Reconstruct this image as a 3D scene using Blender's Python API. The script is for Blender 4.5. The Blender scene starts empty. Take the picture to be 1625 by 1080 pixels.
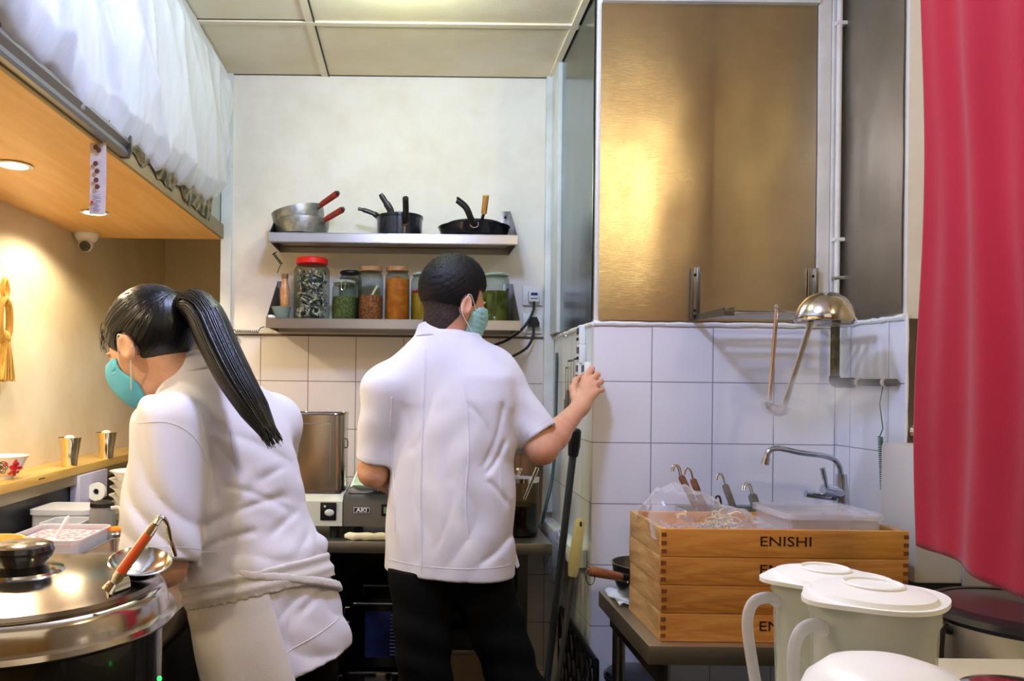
import bpy, bmesh, math, random
import numpy as np
from mathutils import Vector, Matrix, noise
from mathutils.bvhtree import BVHTree
random.seed(7); rng = np.random.RandomState(5)
PI = math.pi
SC = bpy.context.scene
COL = SC.collection
# ---------------------------------------------------------------- camera
F = 1250.0; PX, PY = 655.0, 612.0; ROLL = 0.0115; CH = 1.40
def P(px, py, Y):
    dx = px-PX; dy = PY-py
    return Vector(((dx-dy*ROLL)/F*Y, Y, CH+(dy+dx*ROLL)/F*Y))
cam = bpy.data.cameras.new('camera'); co = bpy.data.objects.new('camera', cam); COL.objects.link(co)
cam.sensor_width = 36; cam.lens = F/1625*36; cam.clip_start = .02
cam.shift_x = (812.5-PX)/1625; cam.shift_y = (PY-540)/1625
co.location = (0, 0, CH)
co.rotation_euler = (Matrix.Rotation(PI/2, 3, 'X') @ Matrix.Rotation(ROLL, 3, 'Z')).to_euler()
SC.camera = co
SC.view_settings.view_transform = 'Standard'; SC.view_settings.look = 'None'
SC.view_settings.gamma = 1; SC.view_settings.use_curve_mapping = False
SC.view_settings.exposure = 0.0
# ---------------------------------------------------------------- materials
MATS = {}
def srgb(r, g, b):
    f = lambda c: (c/255/12.92) if c/255 <= .04045 else ((c/255+.055)/1.055)**2.4
    return (f(r), f(g), f(b), 1)
class NT:
    def __init__(s, m): s.t = m.node_tree; s.n = s.t.nodes; s.l = s.t.links
    def add(s, typ, **kw):
        n = s.n.new(typ)
        for k, v in kw.items():
            if k.startswith('i_'):
                n.inputs[k[2:].replace('_', ' ')].default_value = v
            else: setattr(n, k, v)
        return n
    def link(s, a, b): s.l.new(a, b)
def mat(name, col, rough=.5, metal=0, col2=None, nscale=8, nstretch=(1,1,1), bump=0, bscale=60, bstretch=(1,1,1), alpha=1,
        trans=0, ior=1.45, coat=0, sub=0, emit=None, estr=0, aniso=0, sheen=0, sharp=(.35,.65), spec=.5, rough2=None, detail=4):
    if name in MATS: return MATS[name]
    m = bpy.data.materials.new(name); m.use_nodes = True; t = NT(m)
    b = t.n['Principled BSDF']
    if len(col) == 3: col = srgb(*col)
    b.inputs['Base Color'].default_value = col
    b.inputs['Roughness'].default_value = rough; b.inputs['Metallic'].default_value = metal
    b.inputs['IOR'].default_value = ior; b.inputs['Transmission Weight'].default_value = trans
    b.inputs['Coat Weight'].default_value = coat; b.inputs['Alpha'].default_value = alpha
    b.inputs['Subsurface Weight'].default_value = sub; b.inputs['Anisotropic'].default_value = aniso
    b.inputs['Subsurface Radius'].default_value = (.012, .005, .003)
    b.inputs['Sheen Weight'].default_value = sheen; b.inputs['Specular IOR Level'].default_value = spec
    if emit:
        b.inputs['Emission Color'].default_value = srgb(*emit) if len(emit) == 3 else emit
        b.inputs['Emission Strength'].default_value = estr
    tc = t.add('ShaderNodeTexCoord')
    if col2 is not None:
        if len(col2) == 3: col2 = srgb(*col2)
        mp = t.add('ShaderNodeMapping'); mp.inputs['Scale'].default_value = nstretch
        nz = t.add('ShaderNodeTexNoise', i_Scale=nscale, i_Detail=detail, i_Roughness=.6)
        t.link(tc.outputs['Object'], mp.inputs[0]); t.link(mp.outputs[0], nz.inputs['Vector'])
        mr = t.add('ShaderNodeMapRange'); mr.inputs[1].default_value = sharp[0]; mr.inputs[2].default_value = sharp[1]
        t.link(nz.outputs[0], mr.inputs[0])
        mx = t.add('ShaderNodeMix', data_type='RGBA'); mx.inputs[6].default_value = col; mx.inputs[7].default_value = col2
        t.link(mr.outputs[0], mx.inputs[0]); t.link(mx.outputs[2], b.inputs['Base Color'])
        if rough2 is not None:
            m2 = t.add('ShaderNodeMapRange'); m2.inputs[3].default_value = rough; m2.inputs[4].default_value = rough2
            t.link(mr.outputs[0], m2.inputs[0]); t.link(m2.outputs[0], b.inputs['Roughness'])
    if bump:
        mp = t.add('ShaderNodeMapping'); mp.inputs['Scale'].default_value = bstretch
        nz = t.add('ShaderNodeTexNoise', i_Scale=bscale, i_Detail=3)
        t.link(tc.outputs['Object'], mp.inputs[0]); t.link(mp.outputs[0], nz.inputs['Vector'])
        bp = t.add('ShaderNodeBump', i_Strength=1.0, i_Distance=bump)
        t.link(nz.outputs[0], bp.inputs['Height']); t.link(bp.outputs[0], b.inputs['Normal'])
    MATS[name] = m
    return m
def tile_mat(name, axis, off, col, col2, grout):
    """square glazed tiles 0.2 m; axis 'x' or 'y' is the horizontal direction"""
    m = bpy.data.materials.new(name); m.use_nodes = True; t = NT(m); b = t.n['Principled BSDF']
    g = t.add('ShaderNodeNewGeometry'); sx = t.add('ShaderNodeSeparateXYZ'); t.link(g.outputs['Position'], sx.inputs[0])
    cb = t.add('ShaderNodeCombineXYZ')
    ax = t.add('ShaderNodeMath', operation='ADD'); ax.inputs[1].default_value = 20-off[0]
    az = t.add('ShaderNodeMath', operation='ADD'); az.inputs[1].default_value = 20-off[1]
    t.link(sx.outputs[0 if axis == 'x' else 1], ax.inputs[0]); t.link(sx.outputs[2], az.inputs[0])
    t.link(ax.outputs[0], cb.inputs[0]); t.link(az.outputs[0], cb.inputs[1])
    br = t.add('ShaderNodeTexBrick', offset=0.0, squash=1.0)
    br.inputs['Color1'].default_value = srgb(*col); br.inputs['Color2'].default_value = srgb(*col2); br.inputs['Mortar'].default_value = srgb(*grout)
    br.inputs['Scale'].default_value = 1; br.inputs['Mortar Size'].default_value = .0016; br.inputs['Mortar Smooth'].default_value = .3
    br.inputs['Brick Width'].default_value = .2; br.inputs['Row Height'].default_value = .2; br.inputs['Bias'].default_value = -.3
    t.link(cb.outputs[0], br.inputs['Vector'])
    nz = t.add('ShaderNodeTexNoise', i_Scale=2.2, i_Detail=3); t.link(g.outputs['Position'], nz.inputs['Vector'])
    mr = t.add('ShaderNodeMapRange'); mr.inputs[1].default_value = .55; mr.inputs[2].default_value = .8; mr.inputs[4].default_value = .3
    t.link(nz.outputs[0], mr.inputs[0])
    mx = t.add('ShaderNodeMix', data_type='RGBA', blend_type='MULTIPLY'); mx.inputs[7].default_value = srgb(214, 204, 190)
    t.link(mr.outputs[0], mx.inputs[0]); t.link(br.outputs['Color'], mx.inputs[6]); t.link(mx.outputs[2], b.inputs['Base Color'])
    bp = t.add('ShaderNodeBump', i_Strength=1, i_Distance=.0015); bp.invert = True
    t.link(br.outputs['Fac'], bp.inputs['Height'])
    n2 = t.add('ShaderNodeTexNoise', i_Scale=14, i_Detail=1); t.link(g.outputs['Position'], n2.inputs['Vector'])
    b2 = t.add('ShaderNodeBump', i_Strength=.6, i_Distance=.002); t.link(n2.outputs[0], b2.inputs['Height']); t.link(bp.outputs[0], b2.inputs['Normal'])
    t.link(b2.outputs[0], b.inputs['Normal'])
    b.inputs['Roughness'].default_value = .28
    MATS[name] = m
    return m
def wood_mat(name, c1, c2, axis='x', scale=1, rough=.5, ring=.5):
    if name in MATS: return MATS[name]
    m = bpy.data.materials.new(name); m.use_nodes = True; t = NT(m); b = t.n['Principled BSDF']
    tc = t.add('ShaderNodeTexCoord'); mp = t.add('ShaderNodeMapping')
    s = {'x': (1.2, 14, 14), 'y': (14, 1.2, 14), 'z': (14, 14, 1.2)}[axis]
    mp.inputs['Scale'].default_value = tuple(v*scale for v in s)
    t.link(tc.outputs['Object'], mp.inputs[0])
    nz = t.add('ShaderNodeTexNoise', i_Scale=1.0, i_Detail=5, i_Roughness=.6, i_Distortion=ring)
    t.link(mp.outputs[0], nz.inputs['Vector'])
    mth = t.add('ShaderNodeMath', operation='MULTIPLY'); mth.inputs[1].default_value = 7.0; t.link(nz.outputs[0], mth.inputs[0])
    pp = t.add('ShaderNodeMath', operation='PINGPONG'); pp.inputs[1].default_value = 1.0; t.link(mth.outputs[0], pp.inputs[0])
    mx = t.add('ShaderNodeMix', data_type='RGBA'); mx.inputs[6].default_value = srgb(*c1); mx.inputs[7].default_value = srgb(*c2)
    t.link(pp.outputs[0], mx.inputs[0]); t.link(mx.outputs[2], b.inputs['Base Color'])
    b.inputs['Roughness'].default_value = rough
    MATS[name] = m
    return m
def glass_mat(name, col=(235, 245, 240), rough=.03, alpha=.25, ior=1.45, clear=False):
    """thin clear pane look: mostly see-through with glossy reflections"""
    if name in MATS: return MATS[name]
    m = bpy.data.materials.new(name); m.use_nodes = True; t = NT(m); out = t.n['Material Output']; b = t.n['Principled BSDF']
    b.inputs['Base Color'].default_value = srgb(*col); b.inputs['Roughness'].default_value = rough; b.inputs['IOR'].default_value = ior
    if clear: b.inputs['Base Color'].default_value = (.01, .012, .011, 1)
    tr = t.add('ShaderNodeBsdfTransparent'); tr.inputs[0].default_value = srgb(*col)
    ly = t.add('ShaderNodeLayerWeight', i_Blend=.25)
    mr = t.add('ShaderNodeMapRange'); mr.inputs[3].default_value = alpha; mr.inputs[4].default_value = min(1, alpha+.5)
    t.link(ly.outputs['Facing'], mr.inputs[0])
    mx = t.add('ShaderNodeMixShader'); t.link(mr.outputs[0], mx.inputs[0]); t.link(tr.outputs[0], mx.inputs[1]); t.link(b.outputs[0], mx.inputs[2])
    t.link(mx.outputs[0], out.inputs[0])
    MATS[name] = m
    return m
# ---------------------------------------------------------------- mesh helpers
def root_of(o):
    while o.parent: o = o.parent
    return o
class MB:
    def __init__(s): s.v = []; s.f = []; s.M = Matrix.Identity(4)
    def add(s, vs, fs):
        n = len(s.v); s.v += [tuple(s.M @ Vector(v)) for v in vs]; s.f += [tuple(i+n for i in f) for f in fs]; return s
    def box(s, c, d, rot=None, bev=0):
        """bevelled box: centre c, full size d"""
        h = [x/2 for x in d]; bev = min(bev, min(h)*.95)
        R = rot if rot is not None else Matrix.Identity(3)
        if bev <= 0:
            vs = [(sx*h[0], sy*h[1], sz*h[2]) for sx in (-1, 1) for sy in (-1, 1) for sz in (-1, 1)]
            fs = [(0, 1, 3, 2), (4, 6, 7, 5), (0, 4, 5, 1), (2, 3, 7, 6), (0, 2, 6, 4), (1, 5, 7, 3)]
        else:
            bm = bmesh.new(); bmesh.ops.create_cube(bm, size=1)
            for v in bm.verts: v.co = Vector((v.co.x*d[0], v.co.y*d[1], v.co.z*d[2]))
            bmesh.ops.bevel(bm, geom=list(bm.edges), offset=bev, segments=2, affect='EDGES', profile=.6)
            bm.verts.index_update(); vs = [tuple(v.co) for v in bm.verts]; fs = [tuple(v.index for v in f.verts) for f in bm.faces]; bm.free()
        c = Vector(c)
        return s.add([c+R @ Vector(v) for v in vs], fs)
    def bb(s, x0, x1, y0, y1, z0, z1, bev=0):
        return s.box(((x0+x1)/2, (y0+y1)/2, (z0+z1)/2), (abs(x1-x0), abs(y1-y0), abs(z1-z0)), bev=bev)
    def tube(s, pts, r, seg=10, caps=True, flat=None, up=None):
        """sweep along pts; r scalar or list; flat scales one axis"""
        pts = [Vector(p) for p in pts]; n = len(pts)
        if not hasattr(r, '__len__'): r = [r]*n
        vs = []; prev = None
        for i, p in enumerate(pts):
            d = (pts[min(i+1, n-1)]-pts[max(i-1, 0)])
            d = d.normalized() if d.length > 1e-9 else Vector((0, 0, 1))
            if prev is None:
                a = Vector(up) if up else (Vector((0, 0, 1)) if abs(d.z) < .9 else Vector((1, 0, 0)))
                u = (a-d*a.dot(d)).normalized()
            else:
                u = (prev-d*prev.dot(d)).normalized()
            prev = u; w = d.cross(u)
            for k in range(seg):
                t = 2*PI*k/seg
                vs.append(p+u*math.cos(t)*r[i]+w*math.sin(t)*r[i]*(flat if flat else 1))
        fs = [(i*seg+k, i*seg+(k+1) % seg, (i+1)*seg+(k+1) % seg, (i+1)*seg+k) for i in range(n-1) for k in range(seg)]
        if caps: fs += [tuple(reversed(range(seg))), tuple(range((n-1)*seg, n*seg))]
        return s.add(vs, fs)
    def cyl(s, p0, p1, r0, r1=None, seg=20): return s.tube([p0, p1], [r0, r0 if r1 is None else r1], seg)
    def lathe(s, prof, c=(0, 0, 0), seg=40, R=None, sx=1, sy=1, cap=True):
        c = Vector(c); R = R if R is not None else Matrix.Identity(3); vs = []; n = len(prof)
        for (r, z) in prof:
            for k in range(seg):
                t = 2*PI*k/seg; vs.append(c+R @ Vector((r*math.cos(t)*sx, r*math.sin(t)*sy, z)))
        fs = [(i*seg+k, i*seg+(k+1) % seg, (i+1)*seg+(k+1) % seg, (i+1)*seg+k) for i in range(n-1) for k in range(seg)]
        if cap: fs += [tuple(reversed(range(seg))), tuple(range((n-1)*seg, n*seg))]
        return s.add(vs, fs)
    def sphere(s, c, r, seg=16, R=None):
        if not hasattr(r, '__len__'): r = (r, r, r)
        n = seg//2; prof = []
        c = Vector(c); R = R if R is not None else Matrix.Identity(3); vs = []
        for i in range(n+1):
            a = -PI/2+PI*i/n
            for k in range(seg):
                t = 2*PI*k/seg; q = max(math.cos(a), 1e-3)
                vs.append(c+R @ Vector((r[0]*q*math.cos(t), r[1]*q*math.sin(t), r[2]*math.sin(a))))
        fs = [(i*seg+k, i*seg+(k+1) % seg, (i+1)*seg+(k+1) % seg, (i+1)*seg+k) for i in range(n) for k in range(seg)]
        fs += [tuple(reversed(range(seg))), tuple(range(n*seg, (n+1)*seg))]
        return s.add(vs, fs)
    def prism(s, poly, o, u, v, w, d):
        """2-D outline poly in plane (o,u,v) extruded by d along w"""
        o, u, v, w = Vector(o), Vector(u), Vector(v), Vector(w); n = len(poly)
        vs = [o+u*a+v*b for a, b in poly]+[o+u*a+v*b+w*d for a, b in poly]
        fs = [tuple(reversed(range(n))), tuple(range(n, 2*n))]+[(i, (i+1) % n, n+(i+1) % n, n+i) for i in range(n)]
        return s.add(vs, fs)
    def grid(s, fn, nu, nv, thick=0):
        """surface fn(u,v)->Vector, u,v in 0..1; thick gives it a back side"""
        vs = [fn(i/(nu-1), j/(nv-1)) for i in range(nu) for j in range(nv)]
        fs = [(i*nv+j, (i+1)*nv+j, (i+1)*nv+j+1, i*nv+j+1) for i in range(nu-1) for j in range(nv-1)]
        if thick:
            nn = [Vector((0, 0, 0)) for _ in vs]
            for f in fs:
                a, b, c, d = [Vector(vs[i]) for i in f]; q = (c-a).cross(d-b)
                for i in f: nn[i] += q
            N = len(vs); vs = list(vs)+[Vector(vs[i])-nn[i].normalized()*thick for i in range(N)]
            bf = [tuple(N+i for i in reversed(f)) for f in fs]
            rim = [i*nv for i in range(nu)]+[(nu-1)*nv+j for j in range(1, nv)]+[i*nv+nv-1 for i in range(nu-2, -1, -1)]+[j for j in range(nv-2, 0, -1)]
            sd = [(rim[(k+1) % len(rim)], rim[k], rim[k]+N, rim[(k+1) % len(rim)]+N) for k in range(len(rim))]
            fs = fs+bf+sd
        return s.add(vs, fs)
    def build(s, name, m, parent=None, smooth=None, org=None, fix=True):
        me = bpy.data.meshes.new(name)
        if parent is not None: o0 = Vector(root_of(parent).location)
        elif org is not None: o0 = Vector(org)
        else:
            xs = [v[0] for v in s.v]; ys = [v[1] for v in s.v]; zs = [v[2] for v in s.v]
            o0 = Vector(((min(xs)+max(xs))/2, (min(ys)+max(ys))/2, min(zs)))
        me.from_pydata([tuple(Vector(v)-o0) for v in s.v], [], s.f)
        if fix:
            bm = bmesh.new(); bm.from_mesh(me); bmesh.ops.recalc_face_normals(bm, faces=bm.faces); bm.to_mesh(me); bm.free()
        me.materials.append(m)
        if smooth is not False:
            me.polygons.foreach_set('use_smooth', [True]*len(me.polygons)); me.set_sharp_from_angle(angle=math.radians(smooth or 38))
        o = bpy.data.objects.new(name, me); COL.objects.link(o)
        if parent is not None: o.parent = parent
        else: o.location = o0
        return o
def tag(o, label, cat, group=None, kind=None):
    o['label'] = label; o['category'] = cat
    if group: o['group'] = group
    if kind: o['kind'] = kind
    return o
def struct(o): o['kind'] = 'structure'; return o
def thing(name, label, cat, loc=(0, 0, 0), group=None):
    o = bpy.data.objects.new(name, None); COL.objects.link(o); o.location = loc; o.empty_display_size = .05
    return tag(o, label, cat, group)
def copy_tree(o, parent=None):
    c = o.copy(); COL.objects.link(c)
    if parent is not None: c.parent = parent
    for ch in [x for x in bpy.data.objects if x.parent == o]: copy_tree(ch, c)
    return c
def dup(o, loc, rz, label, group=None):
    c = copy_tree(o); c.location = loc; c.rotation_euler = (0, 0, rz); c['label'] = label
    if group: c['group'] = group
    return c
def bez(pts, n=8):
    """Catmull-Rom through pts"""
    pts = [Vector(p) for p in pts]; q = [pts[0]*2-pts[1]]+pts+[pts[-1]*2-pts[-2]]; out = []
    for i in range(1, len(q)-2):
        for k in range(n):
            t = k/n; a, b, c, d = q[i-1], q[i], q[i+1], q[i+2]
            out.append(.5*((2*b)+(c-a)*t+(2*a-5*b+4*c-d)*t*t+(3*b-a-3*c+d)*t**3))
    out.append(pts[-1]); return out
def lint(t, keys, vals): return float(np.interp(t, keys, vals))
# ---------------------------------------------------------------- text
def text(s, size, ux, uz, centre, depth, m, name, parent, font_scale_x=1.0, bold=0):
    """flat lettering extruded by depth, centred at centre in the plane (ux, uz)"""
    cu = bpy.data.curves.new('lettering', 'FONT'); cu.body = s; cu.size = size; cu.extrude = depth/2; cu.offset = bold
    cu.align_x = 'CENTER'; cu.align_y = 'CENTER'; cu.resolution_u = 3
    to = bpy.data.objects.new('lettering', cu); COL.objects.link(to)
    dg = bpy.context.evaluated_depsgraph_get(); me = bpy.data.meshes.new_from_object(to.evaluated_get(dg))
    bpy.data.objects.remove(to); bpy.data.curves.remove(cu)
    ux, uz = Vector(ux).normalized(), Vector(uz).normalized(); uy = ux.cross(uz)
    mb = MB(); mb.v = [tuple(Vector(centre)+ux*v.co.x*font_scale_x+uz*v.co.y+uy*(-v.co.z)) for v in me.vertices]
    mb.f = [tuple(p.vertices) for p in me.polygons]
    bpy.data.meshes.remove(me)
    return mb.build(name, m, parent, smooth=False)
# ---------------------------------------------------------------- implicit surfaces
def smin(a, b, k):
    h = np.clip(.5+.5*(b-a)/k, 0, 1); return b*(1-h)+a*h-k*h*(1-h)
def smax(a, b, k): return -smin(-a, -b, k)
class Fld:
    """grid of points; prims return signed distance arrays"""
    def __init__(s, lo, hi, res):
        s.ax = [np.arange(lo[i], hi[i]+res, res, dtype=np.float32) for i in range(3)]
        s.X, s.Y, s.Z = np.meshgrid(*s.ax, indexing='ij', sparse=True)
    def cone(s, a, b, r0, r1, sq=None):
        a = np.array(a, np.float32); b = np.array(b, np.float32); d = b-a; L2 = float(d@d)
        px, py, pz = s.X-a[0], s.Y-a[1], s.Z-a[2]
        t = np.clip((px*d[0]+py*d[1]+pz*d[2])/L2, 0, 1)
        return np.sqrt((px-t*d[0])**2+(py-t*d[1])**2+(pz-t*d[2])**2)-(r0+(r1-r0)*t)
    def ell(s, c, r, R=None):
        px, py, pz = s.X-c[0], s.Y-c[1], s.Z-c[2]
        if R is not None:
            R = np.array(R, np.float32)  # columns = local axes
            px, py, pz = (px*R[0, 0]+py*R[1, 0]+pz*R[2, 0], px*R[0, 1]+py*R[1, 1]+pz*R[2, 1], px*R[0, 2]+py*R[1, 2]+pz*R[2, 2])
        k0 = np.sqrt((px/r[0])**2+(py/r[1])**2+(pz/r[2])**2); k1 = np.sqrt((px/r[0]**2)**2+(py/r[1]**2)**2+(pz/r[2]**2)**2)+1e-6
        return k0*(k0-1)/k1
    def loc(s, o, U, V, W):
        px, py, pz = s.X-o[0], s.Y-o[1], s.Z-o[2]
        return tuple(px*A[0]+py*A[1]+pz*A[2] for A in (U, V, W))
    def loft(s, o, U, V, W, keys, p=2.3):
        """keys: (t, cu, cv, a, b) along W; superelliptic sections"""
        u, v, w = s.loc(o, U, V, W); k = np.array(keys, np.float32)
        tt = np.linspace(k[0, 0], k[-1, 0], 400); K = max(3, int(.022/((k[-1, 0]-k[0, 0])/400))); ker = np.hanning(2*K+3)[1:-1]; ker /= ker.sum()
        def g(j):
            y = np.interp(tt, k[:, 0], k[:, j]); y = np.convolve(np.pad(y, K, mode='edge'), ker, 'valid'); return np.interp(w.ravel(), tt, y).reshape(w.shape).astype(np.float32)
        a, b = g(3), g(4); q = (np.abs((u-g(1))/a)**p+np.abs((v-g(2))/b)**p)**(1/p)
        d = (q-1)*np.minimum(a, b)
        return np.maximum(d, np.maximum(k[0, 0]-w, w-k[-1, 0]))
    def mesh(s, D):
        ax = s.ax; D = np.broadcast_to(D, (len(ax[0]), len(ax[1]), len(ax[2])))
        S = D < 0; n = D.shape
        cnt = np.zeros([k-1 for k in n], np.int8)
        for i in (0, 1):
            for j in (0, 1):
                for k in (0, 1): cnt += S[i:n[0]-1+i, j:n[1]-1+j, k:n[2]-1+k]
        act = (cnt > 0) & (cnt < 8); idx = np.full(act.shape, -1, np.int64); I = np.argwhere(act); idx[act] = np.arange(len(I))
        pos = np.zeros((len(I), 3)); w = np.zeros(len(I))
        C = [(i, j, k) for i in (0, 1) for j in (0, 1) for k in (0, 1)]
        for a in C:
            for dim in range(3):
                if a[dim]: continue
                b = list(a); b[dim] = 1
                va = D[I[:, 0]+a[0], I[:, 1]+a[1], I[:, 2]+a[2]]; vb = D[I[:, 0]+b[0], I[:, 1]+b[1], I[:, 2]+b[2]]
                m = (va < 0) != (vb < 0); t = np.where(m, va/(va-vb+1e-12), 0)
                for q in range(3):
                    pos[:, q] += m*(a[q]+(t if q == dim else 0))
                w += m
        pos /= w[:, None]
        V = np.stack([ax[q][I[:, q]]+pos[:, q]*(ax[q][1]-ax[q][0]) for q in range(3)], 1)
        Fs = []
        for dim in range(3):
            sl0 = [slice(None)]*3; sl1 = [slice(None)]*3; sl0[dim] = slice(0, n[dim]-1); sl1[dim] = slice(1, n[dim])
            ch = S[tuple(sl0)] != S[tuple(sl1)]; E = np.argwhere(ch); o1, o2 = [d for d in range(3) if d != dim]
            ok = (E[:, o1] > 0) & (E[:, o2] > 0) & (E[:, o1] < n[o1]-1) & (E[:, o2] < n[o2]-1); E = E[ok]
            q = []
            for (da, db) in ((0, 0), (1, 0), (1, 1), (0, 1)):
                J = E.copy(); J[:, o1] -= da; J[:, o2] -= db; q.append(idx[J[:, 0], J[:, 1], J[:, 2]])
            q = np.stack(q, 1); fl = S[E[:, 0], E[:, 1], E[:, 2]]
            if dim == 1: fl = ~fl
            q[fl] = q[fl][:, ::-1]
            Fs.append(q)
        return V, np.concatenate(Fs)
def add_arr(mb, V, Fq):
    n = len(mb.v); mb.v += [tuple(v) for v in V.tolist()]; mb.f += [tuple(i+n for i in f) for f in Fq.tolist()]
def fold(X, Y, Z, dirv, freq, ph, warp=.6):
    a = X*dirv[0]+Y*dirv[1]+Z*dirv[2]
    w = np.sin(X*9.1+ph)*warp+np.sin(Z*7.3+ph*2.1)*warp+np.sin(Y*8.3+ph*.7)*warp
    return np.sin(a*freq+w*2+ph)
# ================================================================= ROOM
YB, YP, YR = 3.31, 2.58, 2.226      # back wall, pillar front, right return
XL, XF, XP, XR = -1.39, -.81, .588, 1.389
CZ = 2.70; LH = 2.006
m_wall = mat('painted_wall', (238, 234, 222), .6, col2=(222, 214, 198), nscale=3.5, bump=.0012, bscale=35, sharp=(.45, .8))
m_wall2 = mat('plaster_warm', (236, 226, 198), .8, col2=(222, 206, 172), nscale=2.6, bump=.0008, bscale=20)
m_ceil = mat('ceiling_board', (244, 234, 212), .7, col2=(232, 216, 180), nscale=2, bump=.0006, bscale=90)
m_trim = mat('white_batten', (226, 232, 232), .35, col2=(205, 210, 205), nscale=5)
m_tileb = tile_mat('tile_back', 'x', (-.4396, 1.415), (226, 220, 214), (220, 214, 208), (120, 112, 112))
m_tilef = tile_mat('tile_pillar', 'x', (.781, 1.4222), (238, 240, 252), (233, 235, 249), (140, 138, 160))
m_tiles = tile_mat('tile_side', 'y', (2.72, 1.4222), (218, 224, 222), (212, 220, 218), (130, 135, 135))
m_floor = mat('floor_tile', (70, 60, 52), .5, col2=(50, 44, 40), nscale=6)
m_dark = mat('black_board', (26, 26, 28), .35, col2=(40, 40, 44), nscale=4)
m_brown = mat('brown_steel', (120, 100, 84), .45, metal=.5, col2=(98, 84, 72), nscale=6)
m_woodlam = wood_mat('wood_laminate', (236, 190, 120), (226, 174, 100), 'y', .8, .45, .3)
m_woodledge = wood_mat('wood_ledge', (236, 196, 110), (218, 170, 84), 'y', 1, .3, .3)
def brushed(name, col, rough, col2=None, scale=(1, 1, .02), nsc=60, bump=.0003, rough2=None):
    return mat(name, col, rough, metal=1, col2=col2, nscale=3, bump=bump, bscale=nsc, bstretch=scale, rough2=rough2)
m_steel = brushed('stainless_steel', (190, 188, 182), .28)
m_steelsm = mat('polished_steel', (215, 213, 208), .12, metal=1)
m_steeld = brushed('dark_steel', (120, 118, 112), .35)
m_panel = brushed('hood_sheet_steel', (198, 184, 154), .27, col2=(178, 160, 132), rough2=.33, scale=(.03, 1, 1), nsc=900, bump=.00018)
m_panel2 = brushed('side_sheet_steel', (112, 128, 130), .2, bump=.0001)
m_panel3 = brushed('grey_sheet_steel', (160, 154, 144), .46, col2=(140, 136, 128), bump=.0002)

struct(MB().bb(-1.9, 3.0, -1.6, 4.7, -.05, 0).build('floor', m_floor))
struct(MB().bb(-1.9, 3.0, -1.6, 4.7, CZ, CZ+.06).build('ceiling', m_ceil))
struct(MB().bb(XF, XP+.02, YB, YB+.12, 1.608, CZ).build('wall_back', m_wall))
struct(MB().bb(XF, XP+.02, YB-.004, YB+.12, 0, 1.608).build('wall_back_tiled', m_tileb))
struct(MB().bb(XL-.1, XL, -1.6, 4.5, 0, CZ).build('wall_left', m_wall2))
struct(MB().bb(XL, XF, 4.4, 4.5, 0, CZ).build('wall_far', m_wall2))
struct(MB().bb(XF, XF+.1, YB+.12, 4.4, 0, CZ).build('wall_alcove', m_wall2))
# pillar: tiled below, sheet steel above
struct(MB().bb(XP+.004, 3.0, YP, 3.45, 0, CZ).build('wall_pillar', m_wall))
struct(MB().bb(XP+.004, XR, YP-.004, YP, 0, 1.60).build('wall_pillar_front_tiled', m_tilef))
struct(MB().bb(XP, XP+.004, YP-.004, YB, 0, 1.612).build('wall_pillar_side_tiled', m_tiles))
# white mortar lip above the tiles
def lip(p0, p1, w):
    n = 26; pts = []
    p0, p1 = Vector(p0), Vector(p1)
    for i in range(n+1): pts.append(p0.lerp(p1, i/n)+Vector((0, 0, random.uniform(-.002, .002))))
    return pts
m_lip = mat('white_mortar', (236, 238, 240), .8, bump=.002, bscale=120)
lb = MB(); rr = lambda n: [random.uniform(.0065, .0105) for _ in range(n)]
lb.tube(lip((XP, YP-.004, 1.612), (XR, YP-.004, 1.612), 0), rr(27), 8)
lb.tube(lip((XP, YP-.004, 1.612), (XP, YB, 1.606), 0), rr(27), 8)
lb.tube(lip((XR, YP, 1.612), (XR, YR, 1.612), 0), rr(27), 8)
struct(lb.build('trim_1', m_lip))
# right return wall
m_tiler = tile_mat('tile_return', 'y', (2.30, 1.2225), (236, 240, 252), (231, 235, 249), (150, 150, 168))
struct(MB().bb(XR+.004, 1.50, YR, YP, 0, CZ).build('wall_return', m_wall))
struct(MB().bb(XR, XR+.004, YR-.003, YP, 0, 1.605).build('wall_return_tiled', m_tiler))
struct(MB().bb(1.50, 3.0, YR, YP, 0, CZ).build('wall_right_back', m_wall))
struct(MB().bb(XR+.008, 2.2, YR-.006, YR, 0, 1.606).build('wall_return_brown', m_brown))
struct(MB().bb(2.2, 2.3, -1.6, YR, 0, CZ).build('wall_right', m_wall2))
e = MB(); e.tube(lip((XR+.004, YR-.004, .6), (XR+.004, YR-.004, 1.62), 0), [random.uniform(.003, .0055) for _ in range(27)], 7)
struct(e.build('trim_2', m_lip))
# room behind the camera (dining side)
struct(MB().bb(-1.5, 2.3, -1.7, -1.6, 0, CZ).build('wall_front', wood_mat('wall_wood', (214, 176, 96), (196, 150, 70), 'z', .6, .5)))
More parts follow.
